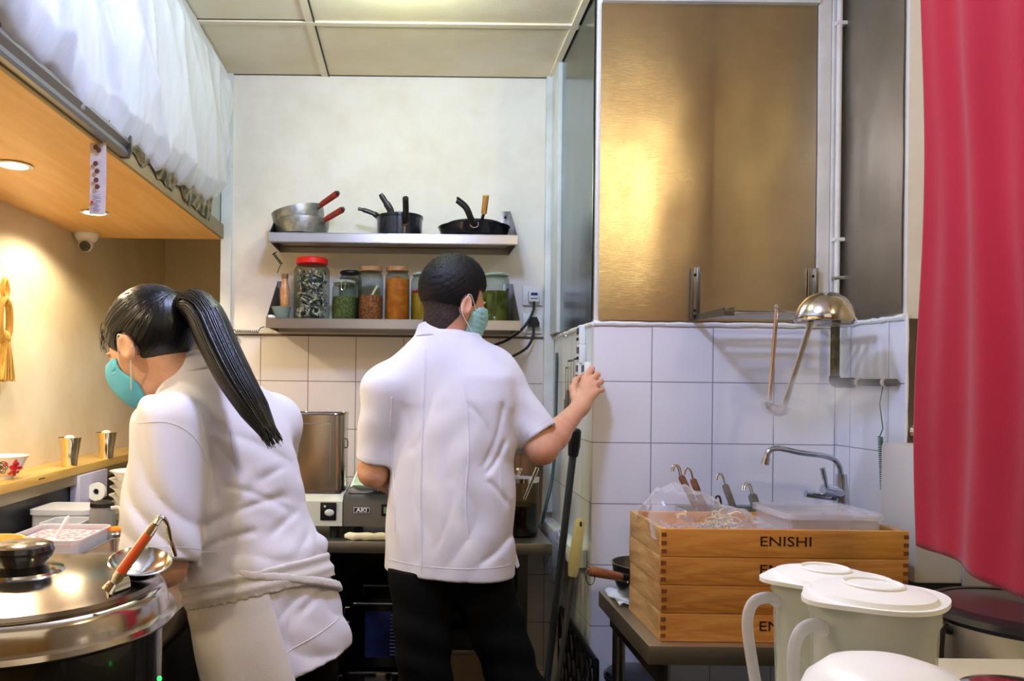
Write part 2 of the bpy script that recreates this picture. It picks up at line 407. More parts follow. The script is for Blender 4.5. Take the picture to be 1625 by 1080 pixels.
# steel sheets
def sheet(name, label, verts_fn, m):
    return tag(MB().grid(verts_fn, 26, 30, .0015).build(name, m, fix=False), label, 'wall panel')
def wav(a, b, s): return s*(noise.noise(Vector((a*2.1, b*1.6, 3.3)))+.5*noise.noise(Vector((a*5, b*3, 8))))
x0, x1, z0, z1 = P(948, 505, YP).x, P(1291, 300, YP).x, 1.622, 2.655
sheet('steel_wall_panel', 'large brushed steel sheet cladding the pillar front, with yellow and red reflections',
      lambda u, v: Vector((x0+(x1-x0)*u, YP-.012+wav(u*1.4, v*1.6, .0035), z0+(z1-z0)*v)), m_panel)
struct(MB().bb(x0, x1, YP-.03, YP-.001, z1, z1+.045).build('trim_3', m_trim))
y0, y1 = 3.13, YP+.004
sheet('steel_wall_panel', 'dark mirror-like steel sheet on the pillar side above the hanging timers',
      lambda u, v: Vector((XP-.006+wav(u*1.2+4, v, .0015), y0+(y1-y0)*u, 1.620+1.075*v)), m_panel2)
y2, y3 = YP-.01, YR+.012
sheet('steel_wall_panel', 'narrow dull grey steel sheet beside the white pipes at the right',
      lambda u, v: Vector((XR-.006-wav(u+9, v*2, .003), y2+(y3-y2)*u, 1.624+1.07*v)), m_panel3)
# ceiling battens
b = MB()
for px in (484,):
    p = P(px, 20, 2.8); xx = -.37
    b.bb(xx-.028, xx+.0, 1.4, YB, CZ-.006, CZ)
b.bb(XF, XP, 2.815, 2.84, CZ-.007, CZ)
b.bb(XP-.035, XP-.012, 1.4, YB, CZ-.008, CZ)
b.bb(-.335, XP, 2.842, 2.855, CZ-.004, CZ)
struct(b.build('trim_4', m_ceil))
g = MB(); mg = mat('joint_shadow_gap', (58, 52, 44), .9)
g.bb(XF, -.37, 2.808, 2.812, CZ-.0015, CZ+.001); g.bb(-.335, XP-.035, 2.8585, 2.8625, CZ-.0015, CZ+.001)
g.bb(-.3685, -.365, 1.4, YB, CZ-.0065, CZ+.001)
g.bb(XF, XP, YB-.003, YB, CZ-.003, CZ+.001); g.bb(XP-.010, XP-.004, YP, YB, CZ-.003, CZ+.001)
struct(g.build('trim_5', mg))
# vertical battens on the back wall
b = MB(); b.bb(XF, -.7655, YB-.018, YB, 1.60, CZ-.001, bev=.002); struct(b.build('trim_6', m_trim))
b = MB(); b.bb(.545, XP-.001, YB-.030, YB, .88, CZ-.002, bev=.003); b.bb(XP-.02, XP-.001, 3.13, YB-.03, 1.62, CZ-.002, bev=.002); struct(b.build('trim_7', m_trim))
b = MB(); b.bb(XF, -.78, YB-.02, YB, 0, 1.60, bev=.002); struct(b.build('trim_8', m_trim))
# slim dark ledge between paint and tiles on the back wall
struct(MB().bb(-.765, .545, YB-.010, YB, 1.603, 1.612, bev=.002).build('trim_9', mat('ledge_dark', (96, 78, 64), .6)))
# trunking low on the pillar side
struct(MB().bb(XP-.05, XP-.001, 2.62, 3.25, .80, .862, bev=.006).build('trim_10', m_trim))
# soffit over the pass
struct(MB().bb(XL, XF, -.9, YB, LH, LH+.012).build('soffit_underside', m_woodlam))
struct(MB().bb(XL, XF-.004, -.9, YB, LH+.012, CZ).build('soffit', mat('soffit_paint', (178, 188, 180), .7)))
struct(MB().bb(XF, XF+.012, -.9, YB-.002, LH, LH+.058, bev=.001).build('trim_11', wood_mat('fascia_wood', (150, 132, 88), (134, 116, 74), 'y', 1, .5)))
# pass ledge
ZL = 1.4-.31; XE = -1.23
lg = thing('serving_ledge', 'long pale wooden serving ledge with a metal edge along the left wall', 'counter', (-1.31, 2, ZL-.067))
MB().bb(XL+.001, XE, .3, 4.3, ZL-.030, ZL, bev=.002).build('ledge_top', m_woodledge, lg)
MB().bb(XE-.02, XE-.002, .3, 4.3, ZL-.067, ZL-.030, bev=.001).build('metal_edge', brushed('ledge_metal', (170, 160, 140), .45, scale=(1, .02, 1)), lg)
sw = MB().box((XE-.001, 2.62, ZL-.012), (.003, .045, .004)).build('edge_slot', m_dark, lg)
struct(MB().bb(XL, XL+.13, .3, 4.3, 0, ZL-.03).build('wall_left_lower', m_dark))
# soffit downlights
for i, (px, py) in enumerate(((22, 262), (150, 336))):
    Y = (LH-CH)*F/(PY-py-6); c = P(px, py, Y)
    d = thing('downlight', ['glowing recessed downlight in the wooden soffit, nearer the camera', 'recessed downlight in the wooden soffit half hidden by the hanging menu strip'][i], 'lamp', (c.x, c.y, LH-.006), 'soffit downlights')
    MB().lathe([(.047, LH-.001), (.050, LH-.004), (.038, LH-.005), (.036, LH-.0005)], (c.x, c.y, 0), 32).build('rim', m_trim, d)
    MB().lathe([(.0, LH-.0045), (.035, LH-.0045), (.035, LH-.0015), (0, LH-.0015)], (c.x, c.y, 0), 32).build('bulb', mat('lamp_glow', (255, 240, 215), emit=(255, 236, 205), estr=14), d)
# ---------------------------------------------------------------- lights
def area(loc, aim, size, power, col, sy=None, spread=180):
    L = bpy.data.lights.new('lamp', 'AREA'); L.energy = power; L.color = col; L.size = size
    if sy: L.shape = 'RECTANGLE'; L.size_y = sy
    L.spread = math.radians(spread)
    o = bpy.data.objects.new('lamp_light', L); COL.objects.link(o); o.location = loc
    o.rotation_euler = (Vector(aim)-Vector(loc)).to_track_quat('-Z', 'Y').to_euler(); return o
def point(loc, power, col, r):
    L = bpy.data.lights.new('lamp', 'POINT'); L.energy = power; L.color = col; L.shadow_soft_size = r
    o = bpy.data.objects.new('lamp_light', L); COL.objects.link(o); o.location = loc; return o
def spot(loc, aim, power, col, ang=80, r=.03, blend=.4):
    L = bpy.data.lights.new('lamp', 'SPOT'); L.energy = power; L.color = col; L.spot_size = math.radians(ang); L.shadow_soft_size = r; L.spot_blend = blend
    o = bpy.data.objects.new('lamp_light', L); COL.objects.link(o); o.location = loc
    o.rotation_euler = (Vector(aim)-Vector(loc)).to_track_quat('-Z', 'Y').to_euler(); return o
point((.0, 1.5, 2.56), 54, (.47, .56, 1.0), .085)
area((1.24, .55, 2.6), (.9, 2.2, 1.2), .13, 9, (1.0, .80, .42))
point((-.03, 2.42, 2.60), 10, (.80, 1.0, .76), .05)
area((0.2, -.4, 2.3), (0, 2.5, 1.2), 1.4, 5, (1.0, .88, .74))
for yy in (.9, 1.55, 2.2, 2.8):
    spot((-1.12, yy, LH-.02), (-1.17, yy, 0), 21, (1.0, .82, .54), 150, .03, .35)
w = bpy.data.worlds.new('world'); SC.world = w; SC.cycles.volume_bounces = 3; w.use_nodes = True
w.node_tree.nodes['Background'].inputs[0].default_value = (1, .9, .78, 1); w.node_tree.nodes['Background'].inputs[1].default_value = .22
# ================================================================= SHELVES ON THE BACK WALL
UX = Vector((1, 0, 0)); UZ = Vector((0, 0, 1)); UY = Vector((0, 1, 0))
def shelf(px0, px1, yf, ztop, label, hz):
    x0 = P(px0, 500, yf).x; x1 = P(px1, 500, yf).x
    t = thing('wall_shelf', label, 'shelf', ((x0+x1)/2, YB-.1, ztop-.04), 'steel wall shelves')
    b = MB(); b.bb(x0, x1, yf, YB-.003, ztop-.004, ztop)
    b.bb(x0, x1, yf, yf+.003, ztop-.038, ztop); b.bb(x0, x1, yf, yf+.020, ztop-.038, ztop-.035)
    b.bb(x0, x1, YB-.006, YB-.003, ztop-.038, ztop)
    b.bb(x0+.02, x1-.02, yf+.05, YB-.02, ztop-.012, ztop-.004)
    b.build('shelf_board', m_steel, t)
    for s, x in ((-1, x0+.001), (1, x1-.001)):
        k = MB(); k.prism([(yf+.003, ztop-.036), (YB-.003, ztop-.036), (YB-.003, ztop+hz), (YB-.012, ztop+hz), (yf+.003, ztop)], (x, 0, 0), UY, UZ, UX, -s*.003)
        k.bb(min(x, x-s*.038), max(x, x-s*.038), YB-.006, YB-.003, ztop, ztop+hz, bev=.001)
        br = k.build('bracket', m_steeld, t)
        MB().sphere((x-s*.020, YB-.008, ztop+hz-.025), .006, 10).build('screw', m_dark, br)
    return t
ZU, ZLo = 1.991, 1.657
shelf(425, 820, 3.06, ZU, 'upper steel wall shelf holding the pots and pans', .145)
shelf(422, 826, 3.05, ZLo, 'lower steel wall shelf holding the row of storage jars', .175)

m_alu = mat('cast_aluminium', (168, 172, 168), .42, metal=.9, col2=(140, 145, 142), nscale=40, bump=.0006, bscale=160)
m_redwood = wood_mat('red_wood', (150, 40, 26), (120, 26, 18), 'x', 2, .4)
m_blackpl = mat('black_plastic', (22, 22, 24), .32)
m_blackpan = mat('black_enamel', (24, 26, 34), .22, coat=.4)
m_rub = mat('dark_rubber', (34, 36, 38), .6)
def milkpan(c, r, h, tilt, hd, label):
    R = Matrix.Rotation(tilt, 3, 'Y')
    t = thing('milk_pan', label, 'pan', c, 'hammered aluminium milk pans')
    t_ = .003
    b = MB(); b.lathe([(r*.80, 0), (r*.93, .008), (r, h*.5), (r*1.02, h), (r*1.02-t_, h), (r-t_, h*.5), (r*.9, .012), (0.001, .006)], c, 48, R)
    b.build('pan_body', m_alu, t)
    d = Vector(hd).normalized(); p0 = Vector(c)+R @ Vector((r*.93*d.x, r*.93*d.y, h*.72))
    k = MB(); k.tube([p0, p0+d*.03], .012, 10, flat=.5); k.build('handle_socket', m_steeld, t)
    k = MB(); k.sphere(p0-d*.002+Vector((-.012, 0, .008)), .004, 8); k.sphere(p0-d*.002+Vector((.010, 0, -.010)), .004, 8); k.build('rivet', m_steelsm, t)
    k = MB(); k.tube([p0+d*.028, p0+d*.045, p0+d*.12], [.009, .0115, .0125], 12); k.build('handle', m_redwood, t)
    k = MB(); k.tube([p0+d*.12, p0+d*.128], [.009, .008], 10); k.build('handle_cap', m_blackpl, t)
c = P(479, 370, 3.175); milkpan((c.x, 3.175, ZU), .107, .070, 0, (.78, -.52, .33), 'hammered aluminium milk pan with red handle, lower of the nested pair')
milkpan((c.x-.006, 3.178, ZU+.046), .104, .066, -.20, (.78, -.50, .40), 'hammered aluminium milk pan with red handle, tilted on top of the nested pair')
# black pot with nested handles
c = P(634, 370, 3.18); c = Vector((c.x, 3.18, ZU))
t = thing('saucepan', 'black saucepan with a glass lid and a short looped handle towards the camera', 'pan', c, 'black saucepans on the upper shelf')
MB().lathe([(.082, 0), (.090, .006), (.092, .078), (.096, .080), (.096, .083), (.089, .082), (.087, .01), (.001, .006)], c, 48).build('pan_body', m_blackpan, t)
MB().lathe([(.0945, .084), (.090, .088), (.05, .103), (.012, .108), (.001, .108), (.001, .104), (.05, .099), (.09, .084)], c, 48).build('lid', mat('dark_glass', (40, 46, 48), .08, coat=.5), t)
k = MB(); k.tube(bez([c+Vector((.024, -.088, .05)), c+Vector((.026, -.120, .075)), c+Vector((.025, -.150, .118)), c+Vector((.024, -.165, .128))], 5), [.006]+[.012]*14+[.008], 12); k.build('handle', m_blackpl, t)
k = MB(); k.tube([c+Vector((.022+.013*math.cos(a), -.095-.002*math.sin(a), .048+.010*math.sin(a))) for a in np.linspace(PI, 2*PI, 9)], .0016, 6); k.build('handle_ring', m_steelsm, t)
def hpan(o, pts, rr_, label):
    t = thing('saucepan', label, 'pan', o, 'black saucepans on the upper shelf'); o = Vector(o)
    MB().lathe([(.072, .012), (.078, .02), (.081, .080), (.083, .0835), (.079, .0835), (.076, .02), (.001, .015)], o, 40).build('pan_body', m_blackpan, t)
    k = MB(); k.tube(bez([o+Vector(p) for p in pts], 6), rr_, 12, flat=.7); k.build('handle', m_blackpl, t)
h1 = [(-.080, -.0, .085), (-.105, -.01, .100), (-.140, -.012, .112), (-.168, -.015, .118)]
t1 = thing('saucepan_handle_pan', 'black pan stacked in the saucepan with its long thin handle pointing left', 'pan', c+Vector((0, 0, .084)), 'black saucepans on the upper shelf')
t1.name = 'small_saucepan'
MB().tube(bez([c+Vector(p) for p in h1], 6), [.012]*6+[.0095]*8+[.007]*5, 12, flat=.6).build('handle', m_blackpl, t1)
MB().lathe([(.092, .0845), (.0945, .086), (.0945, .090), (.091, .089)], c, 48).build('rim', m_blackpan, t1)
t2 = thing('small_saucepan', 'black pan inside the saucepan with its broad curved handle standing up', 'pan', c+Vector((-.02, 0, .09)), 'black saucepans on the upper shelf')
MB().tube(bez([c+Vector(p) for p in [(-.035, .0, .090), (-.038, -.01, .115), (-.060, -.012, .150), (-.078, -.014, .178)]], 6), [.017]*5+[.014]*6+[.011]*6+[.009]*2, 14, flat=.5).build('handle', m_blackpl, t2)
MB().lathe([(.001, .0), (.03, .0), (.03, .012), (.001, .014)], c+Vector((-.035, 0, .089)), 24).build('handle_base', m_blackpl, t2)
# frying pans
c = P(752, 371, 3.175); c = Vector((c.x, 3.175, ZU))
t = thing('frying_pan', 'wide black frying pan with a curved black handle pointing up', 'pan', c, 'frying pans on the upper shelf')
MB().lathe([(.115, 0), (.130, .010), (.143, .045), (.146, .048), (.141, .048), (.127, .014), (.001, .005)], c, 56).build('pan_body', m_blackpan, t)
MB().tube(bez([c+Vector((-.012, -.132, .036)), c+Vector((-.025, -.165, .052)), c+Vector((-.045, -.178, .090)), c+Vector((-.075, -.180, .115)), c+Vector((-.080, -.180, .118))], 5), [.008]+[.0145]*18+[.010, .006], 14, flat=.8).build('handle', m_blackpl, t)
MB().tube([c+Vector((-.010+.016*math.cos(a), -.146, .034+.014*math.sin(a))) for a in np.linspace(PI*1.0, 2.2*PI, 10)], .0018, 6).build('handle_ring', m_steelsm, t)
t = thing('frying_pan', 'grey metal pan with a bamboo handle nested in the black frying pan', 'pan', c+Vector((0, 0, .02)), 'frying pans on the upper shelf')
MB().lathe([(.06, .010), (.095, .030), (.105, .062), (.107, .064), (.103, .064), (.092, .034), (.001, .015)], c, 48).build('pan_body', m_alu, t)
pp = c+Vector((.022, -.098, .058))
MB().tube([pp, pp+Vector((.003, -.03, .012)), pp+Vector((.005, -.045, .022))], .010, 10, flat=.6).build('handle_socket', m_steeld, t)
MB().tube([pp+Vector((.005, -.040, .018)), pp+Vector((.010, -.07, .080))], [.011, .012], 14).build('handle', wood_mat('bamboo', (190, 140, 70), (160, 104, 46), 'z', 2), t)
MB().lathe([(.001, 0), (.0115, 0), (.0115, .0015), (.001, .002)], pp+Vector((.010, -.0705, .080)), 14, Vector((0, -.43, .9)).to_track_quat('Z', 'Y').to_matrix()).build('handle_end', mat('bamboo_end', (214, 180, 92), .6), t)
# ---------------------------------------------------------------- jars
g_clear = glass_mat('jar_glass', (236, 244, 238), .04, .09, clear=True)
g_side = glass_mat('jar_glass_soft', (236, 244, 240), .08, .22)
def jar(px0, px1, ytop, Y, name, label, lidm, fillm, fill, lidh=.018, shoulder=.018, neck=.82, clasp=False, cat='jar', base=ZLo):
    xc = (P(px0, 470, Y).x+P(px1, 470, Y).x)/2; r = (P(px1, 470, Y).x-P(px0, 470, Y).x)/2
    top = P((px0+px1)/2, ytop, Y).z; h = top-base-lidh; c = Vector((xc, Y, base))
    t = thing(name, label, cat, c, 'storage jars on the lower shelf')
    MB().lathe([(.001, .0), (r*.9, .0), (r, .006), (r, h-shoulder-.008), (r*(neck+.1), h-.012), (r*neck, h-.006), (r*neck, h)], c, 40).build('glass_body', g_clear, t)
    if fillm is not None:
        MB().lathe([(.001, .004), (r*.88, .004), (r*.955, .010), (r*.955, min(fill*h, h-shoulder-.014)), (.001, fill*h+.003)], c, 36).build('contents', fillm, t)
    MB().lathe([(r*neck+.001, h-.003), (r*neck+.006, h), (r*neck+.006, h+lidh-.004), (r*neck, h+lidh), (.001, h+lidh)], c, 36).build('lid', lidm, t)
    if clasp:
        k = MB(); k.tube([c+Vector(((r*neck+.003)*math.cos(a), (r*neck+.003)*math.sin(a), h-.008)) for a in np.linspace(0, 2*PI, 30)], .0013, 6)
        k.tube(bez([c+Vector((.008, -r*neck-.004, h+.006)), c+Vector((.010, -r-.006, h-.01)), c+Vector((.004, -r-.006, h-.032)), c+Vector((-.006, -r-.005, h-.030)), c+Vector((-.008, -r*neck-.004, h+.004))], 4), .0014, 6)
        k.build('wire_clasp', m_steelsm, t)
    return t, c, r, h
m_redlid = mat('red_lid', (214, 28, 22), .35)
m_lidwood = mat('brown_lid', (150, 112, 78), .4, coat=.2)
m_lidgl = glass_mat('lid_glass', (200, 215, 205), .06, .45)
def gran(name, c1, c2, sc=110, c3=None): return mat(name, c1, .6, col2=c2, nscale=sc, bump=.003, bscale=sc, sharp=(.42, .58), detail=2)
# dried fish
t, c, r, h = jar(466, 523, 410, 3.15, 'dried_fish_jar', 'big jar of silvery dried fish with a red screw lid', m_redlid, None, 0, lidh=.024, neck=.80)
m_fish = mat('dried_fish', (226, 218, 186), .35, col2=(84, 92, 116), nscale=55, sharp=(.40, .55))
fb = MB()
for i in range(230):
    a = random.uniform(0, 2*PI); q = r*.86*math.sqrt(random.uniform(.35, 1)); z = .012+(h-.035)*random.random()
    if z > h*.72: q = min(q, r*.78)
    p = c+Vector((q*math.cos(a), q*math.sin(a), z)); d = Vector((random.gauss(0, 1), random.gauss(0, 1), random.gauss(0, .9)))
    n = Vector((math.cos(a), math.sin(a), 0)); d = (d-n*d.dot(n)*.9).normalized(); L = random.uniform(.012, .02)
    pts = [p-d*L, p-d*L*.5, p, p+d*L*.6+n*.001, p+d*L*1.1]
    for k_ in pts:
        o_ = k_-c; rr2 = math.hypot(o_.x, o_.y)
        if rr2 > r*.90: k_.x = c.x+o_.x*r*.90/rr2; k_.y = c.y+o_.y*r*.90/rr2
        k_.z = min(max(k_.z, c.z+.006), c.z+h-.02)
    w_ = random.uniform(.0028, .0045); fb.tube(pts, [w_*.5, w_, w_*1.05, w_*.55, w_*.15], 6, flat=.6)
f = fb.build('dried_fish', m_fish, t); f['kind'] = 'stuff'
MB().lathe([(.001, .004), (r*.6, .004), (r*.6, h*.8), (.001, h*.82)], c, 20).build('fish_core', gran('fish_core', (96, 92, 84), (40, 42, 52), 60), t)
jar(527, 565, 445, 3.13, 'herb_jar', 'short clip-top jar of dried green herbs', m_lidgl, gran('herb', (70, 82, 44), (110, 118, 66)), .62, clasp=True, lidh=.010)
jar(538, 574, 430, 3.235, 'dark_lid_jar', 'jar with a dark lid standing behind the green herb jar', m_blackpl, gran('herb2', (60, 62, 52), (84, 84, 66)), .5, lidh=.012)
t, c, r, h = jar(568, 608, 423, 3.14, 'peppercorn_jar', 'jar of pinkish peppercorns with a scoop and brown lid', m_lidwood, gran('pepper', (176, 112, 62), (120, 60, 34), 130), .50, lidh=.020)
MB().tube([c+Vector((.005, -.035, h*.48)), c+Vector((.028, -.030, h*.70))], .004, 8, flat=.4).build('scoop', mat('cream_plastic', (226, 214, 170), .4), t)
jar(611, 650, 423, 3.14, 'orange_spice_jar', 'jar filled to the top with orange spice powder and brown lid', m_lidwood, gran('orange_spice', (206, 120, 30), (188, 96, 16), 30), .90, lidh=.020)
t, c, r, h = jar(652, 696, 433, 3.14, 'pickle_jar', 'glass jar of yellow pickling liquid with red berries floating, beside the head', m_lidgl, mat('yellow_liquid', (160, 124, 26), .1, coat=.5), .60, lidh=.010, clasp=False)
k = MB()
for i in range(46):
    a = random.uniform(0, 2*PI); q = r*.86*math.sqrt(random.random()); k.sphere(c+Vector((q*math.cos(a), q*math.sin(a), h*.61+random.uniform(0, .010))), .0052, 8)
k.build('red_berries', mat('berry', (176, 24, 40), .3), t)
t, c, r, h = jar(764, 808, 434, 3.14, 'green_pickle_jar', 'wide glass jar of dark green pickles right of the man\'s head', m_lidgl, mat('green_liquid', (70, 78, 26), .1, col2=(110, 112, 44), nscale=14, coat=.5, sharp=(.45, .55)), .66, lidh=.010, neck=.86)
# small things at the left end of the lower shelf
c = P(446, 503, 3.13)
t = thing('small_bowl', 'small grey ceramic bowl at the left end of the lower shelf', 'bowl', (c.x, 3.13, ZLo))
MB().lathe([(.024, 0), (.030, .006), (.036, .040), (.040, .050), (.036, .050), (.032, .040), (.001, .01)], (c.x, 3.13, ZLo), 32).build('bowl_body', mat('grey_ceramic', (120, 136, 132), .4), t)
t.name = 'small_bowl'
c = P(428, 503, 3.09)
tag(MB().lathe([(.001, 0), (.016, 0), (.018, .006), (.012, .013), (.001, .015)], (c.x+.007, 3.08, ZLo), 24).build('small_white_lid', mat('white_plastic', (236, 236, 232), .35)), 'tiny white round lid beside the small grey bowl', 'dish')  # a small loose white lid rather than tableware
c = P(452, 470, 3.20)
t = thing('spice_bottle', 'slim bottle of orange-brown seasoning left of the dried fish jar', 'bottle', (c.x, 3.20, ZLo))
MB().lathe([(.018, 0), (.020, .01), (.019, .13), (.012, .16), (.012, .175), (.001, .175)], (c.x, 3.20, ZLo), 24).build('bottle_body', mat('seasoning', (196, 120, 54), .3, col2=(228, 180, 130), nscale=24), t)
MB().lathe([(.014, .172), (.014, .19), (.001, .192)], (c.x, 3.20, ZLo), 20).build('bottle_cap', m_lidwood, t)
# ---------------------------------------------------------------- sockets, plugs, cables
m_sock = mat('socket_white', (236, 236, 230), .35)
def socket(py, label):
    c = P(845, py, YB-.01); t = thing('wall_socket', label, 'socket', (c.x, YB-.012, c.z-.04), 'wall sockets')
    MB().box((c.x, YB-.009, c.z), (.082, .012, .082), bev=.004).build('face_plate', m_sock, t)
    MB().box((c.x+.022, YB-.016, c.z+.028), (.012, .004, .014), bev=.001).build('switch', m_sock, t)
    k = MB()
    for dx, dz, w_, h_ in ((0, .012, .004, .009), (-.011, -.006, .008, .003), (.011, -.006, .008, .003)): k.box((c.x+dx, YB-.0152, c.z+dz), (w_, .001, h_))
    k.build('pin_holes', m_blackpl, t); return c
c1 = socket(469, 'upper white wall socket with a white plug in it'); c2 = socket(513, 'lower white wall socket with a black plug in it')
t = thing('power_plug', 'white plug with a small blue display in the upper socket', 'plug', (c1.x, YB-.04, c1.z-.02))
MB().box((c1.x+.002, YB-.030, c1.z-.006), (.046, .032, .050), bev=.012).build('plug_body', m_sock, t)
MB().box((c1.x+.002, YB-.0465, c1.z+.003), (.028, .002, .012), bev=.0005).build('display', mat('blue_display', (30, 50, 120), .2), t)
MB().box((c1.x+.002, YB-.0465, c1.z-.015), (.028, .002, .003)).build('label_line', m_rub, t)
MB().tube(bez([c1+Vector((.002, -.035, -.028)), c1+Vector((-.005, -.04, -.075)), c1+Vector((-.045, -.05, -.140)), c1+Vector((-.11, -.06, -.19)), c1+Vector((-.19, -.06, -.22))], 8), .0055, 10).build('cable', m_rub, t)
t = thing('power_plug', 'black plug with a drooping black cable in the lower socket', 'plug', (c2.x, YB-.04, c2.z-.02))
MB().prism([(-.022, -.016), (.022, -.016), (.024, 0), (.012, .024), (-.012, .024), (-.024, 0)], (c2.x, YB-.048, c2.z), UX, UZ, UY, .034).build('plug_body', m_blackpl, t)
MB().tube(bez([c2+Vector((.0, -.032, -.012)), c2+Vector((-.003, -.035, -.055)), c2+Vector((-.03, -.045, -.105)), c2+Vector((-.10, -.06, -.145)), c2+Vector((-.17, -.06, -.16))], 8), .0055, 10).build('cable', m_rub, t)
m_coil = mat('dark_green_cord', (34, 58, 44), .4)
def coil(p0, p1, turns, r, rw, lead0, lead1, label, name='coiled_cord', m=m_coil):
    p0, p1 = Vector(p0), Vector(p1); d = (p1-p0); L = d.length; d.normalize()
    u = d.orthogonal().normalized(); v = d.cross(u); pts = [Vector(q) for q in lead0]
    for i in range(turns*10+1):
        a = 2*PI*i/10; pts.append(p0+d*L*i/(turns*10)+(u*math.cos(a)+v*math.sin(a))*r)
    pts += [Vector(q) for q in lead1]
    o = MB().tube(pts, rw, 6).build(name, m); return tag(o, label, 'cord')
coil(P(373, 525, YB-.03), P(410, 526, YB-.03), 12, .0055, .0018, [P(352, 521, YB-.005), P(362, 521, YB-.02)], [P(414, 520, YB-.03), P(420, 518, YB-.03)], 'dark green coiled cord on the wall edge left of the lower shelf')
coil(P(434, 402, YB-.05), P(447, 419, YB-.04), 6, .0055, .0018, [P(440, 399, YB-.05)], [P(443, 425, YB-.03), P(440, 433, YB-.02)], 'short dark coiled cord hanging from the left end of the upper shelf')
c = P(372, 537, YB-.006); t = thing('door_stop', 'small round bronze door stop on the white tile left of the shelves', 'door stop', (c.x, YB-.01, c.z-.014))
MB().lathe([(.008, 0), (.008, .006), (.015, .010), (.015, .018), (.010, .022), (.001, .023)], (c.x, YB-.004, c.z), 24, Matrix.Rotation(PI/2, 3, 'X')).build('knob_body', mat('bronze', (134, 116, 78), .4, metal=.8), t)
# ================================================================= BACK COUNTER
ZC = .862; YC = 2.71
t = thing('steel_counter', 'stainless steel counter along the back wall with dark shelf space below', 'counter', (0, 3, 0))
b = MB(); b.bb(-.484, .488, YC, YB-.006, ZC-.04, ZC, bev=.003); b.build('worktop', brushed('worktop_steel', (176, 174, 168), .36, scale=(.02, 1, 1)), t)
for x in (-.46, .39):
    for y in (2.76, 3.26): MB().bb(x-.018, x+.018, y-.018, y+.018, 0, ZC-.04).build('leg', m_steeld, t)
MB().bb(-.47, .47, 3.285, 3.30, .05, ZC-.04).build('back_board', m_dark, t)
# induction cookers
def cooker(px0, px1, label, mat_, kind):
    x0, x1 = P(px0, 800, 2.76).x, P(px1, 800, 2.76).x; z0, z1 = ZC+.045, ZC+.148
    t = thing('induction_cooker', label, 'cooker', ((x0+x1)/2, 2.95, ZC), 'induction cookers on the back counter')
    MB().prism([(2.755, z0), (2.760, z1-.018), (2.80, z1), (3.16, z1), (3.16, z0)], (x0, 0, 0), UY, UZ, UX, x1-x0).build('housing', mat_, t)
    MB().bb(x0+.012, x1-.012, 2.82, 3.14, z1, z1+.004, bev=.001).build('glass_top', m_blackpan, t)
    for fx in (x0+.03, x1-.03):
        for fy in (2.79, 3.12): MB().cyl((fx, fy, ZC), (fx, fy, z0), .016, .018, 14).build('foot', m_blackpl, t)
    return t, x0, x1, z0, z1
m_ck1 = mat('cooker_white', (214, 220, 208), .3, metal=.3); m_ck2 = brushed('cooker_steel', (150, 152, 148), .35, scale=(.02, 1, 1))
t, x0, x1, z0, z1 = cooker(430, 543.5, 'pale induction cooker under the tall square canister', m_ck1, 0)
q = P(521, 811, 2.754); MB().box((q.x, 2.7545, q.z), (.056, .004, .062), bev=.001).build('control_panel', m_blackpl, t)
MB().sphere((q.x+.004, 2.752, q.z-.004), (.017, .004, .012), 14).build('pot_symbol', mat('symbol_grey', (196, 206, 206), .4), t)
MB().cyl((q.x-.012, 2.7525, q.z+.018), (q.x-.012, 2.7505, q.z+.018), .004, .004, 10).build('indicator', mat('symbol_grey', (196, 206, 206), .4), t)
t, x0, x1, z0, z1 = cooker(545, 668, 'grey steel induction cooker with AKI badge and a wok on top', m_ck2, 1)
q = P(574, 809, 2.755); MB().box((q.x, 2.755, q.z), (.060, .005, .024), bev=.001).build('badge', m_blackpl, t)
MB().box((q.x, 2.7524, q.z), (.056, .001, .020)).build('badge_border', mat('badge_white', (230, 230, 230), .4), t)
MB().box((q.x, 2.7516, q.z), (.052, .001, .016)).build('badge_field', m_blackpl, t)
text('AKI', .018, UX, UZ, (q.x, 2.7507, q.z), .0006, mat('badge_white', (230, 230, 230), .4), 'badge_lettering', t, 1.35, bold=.0006)
q = P(612, 809, 2.755); MB().box((q.x, 2.755, q.z), (.030, .006, .042), bev=.001).build('control_panel', m_blackpl, t)
MB().box((q.x+.002, 2.7515, q.z), (.018, .002, .022)).build('display', mat('green_display', (120, 160, 130), .3), t)
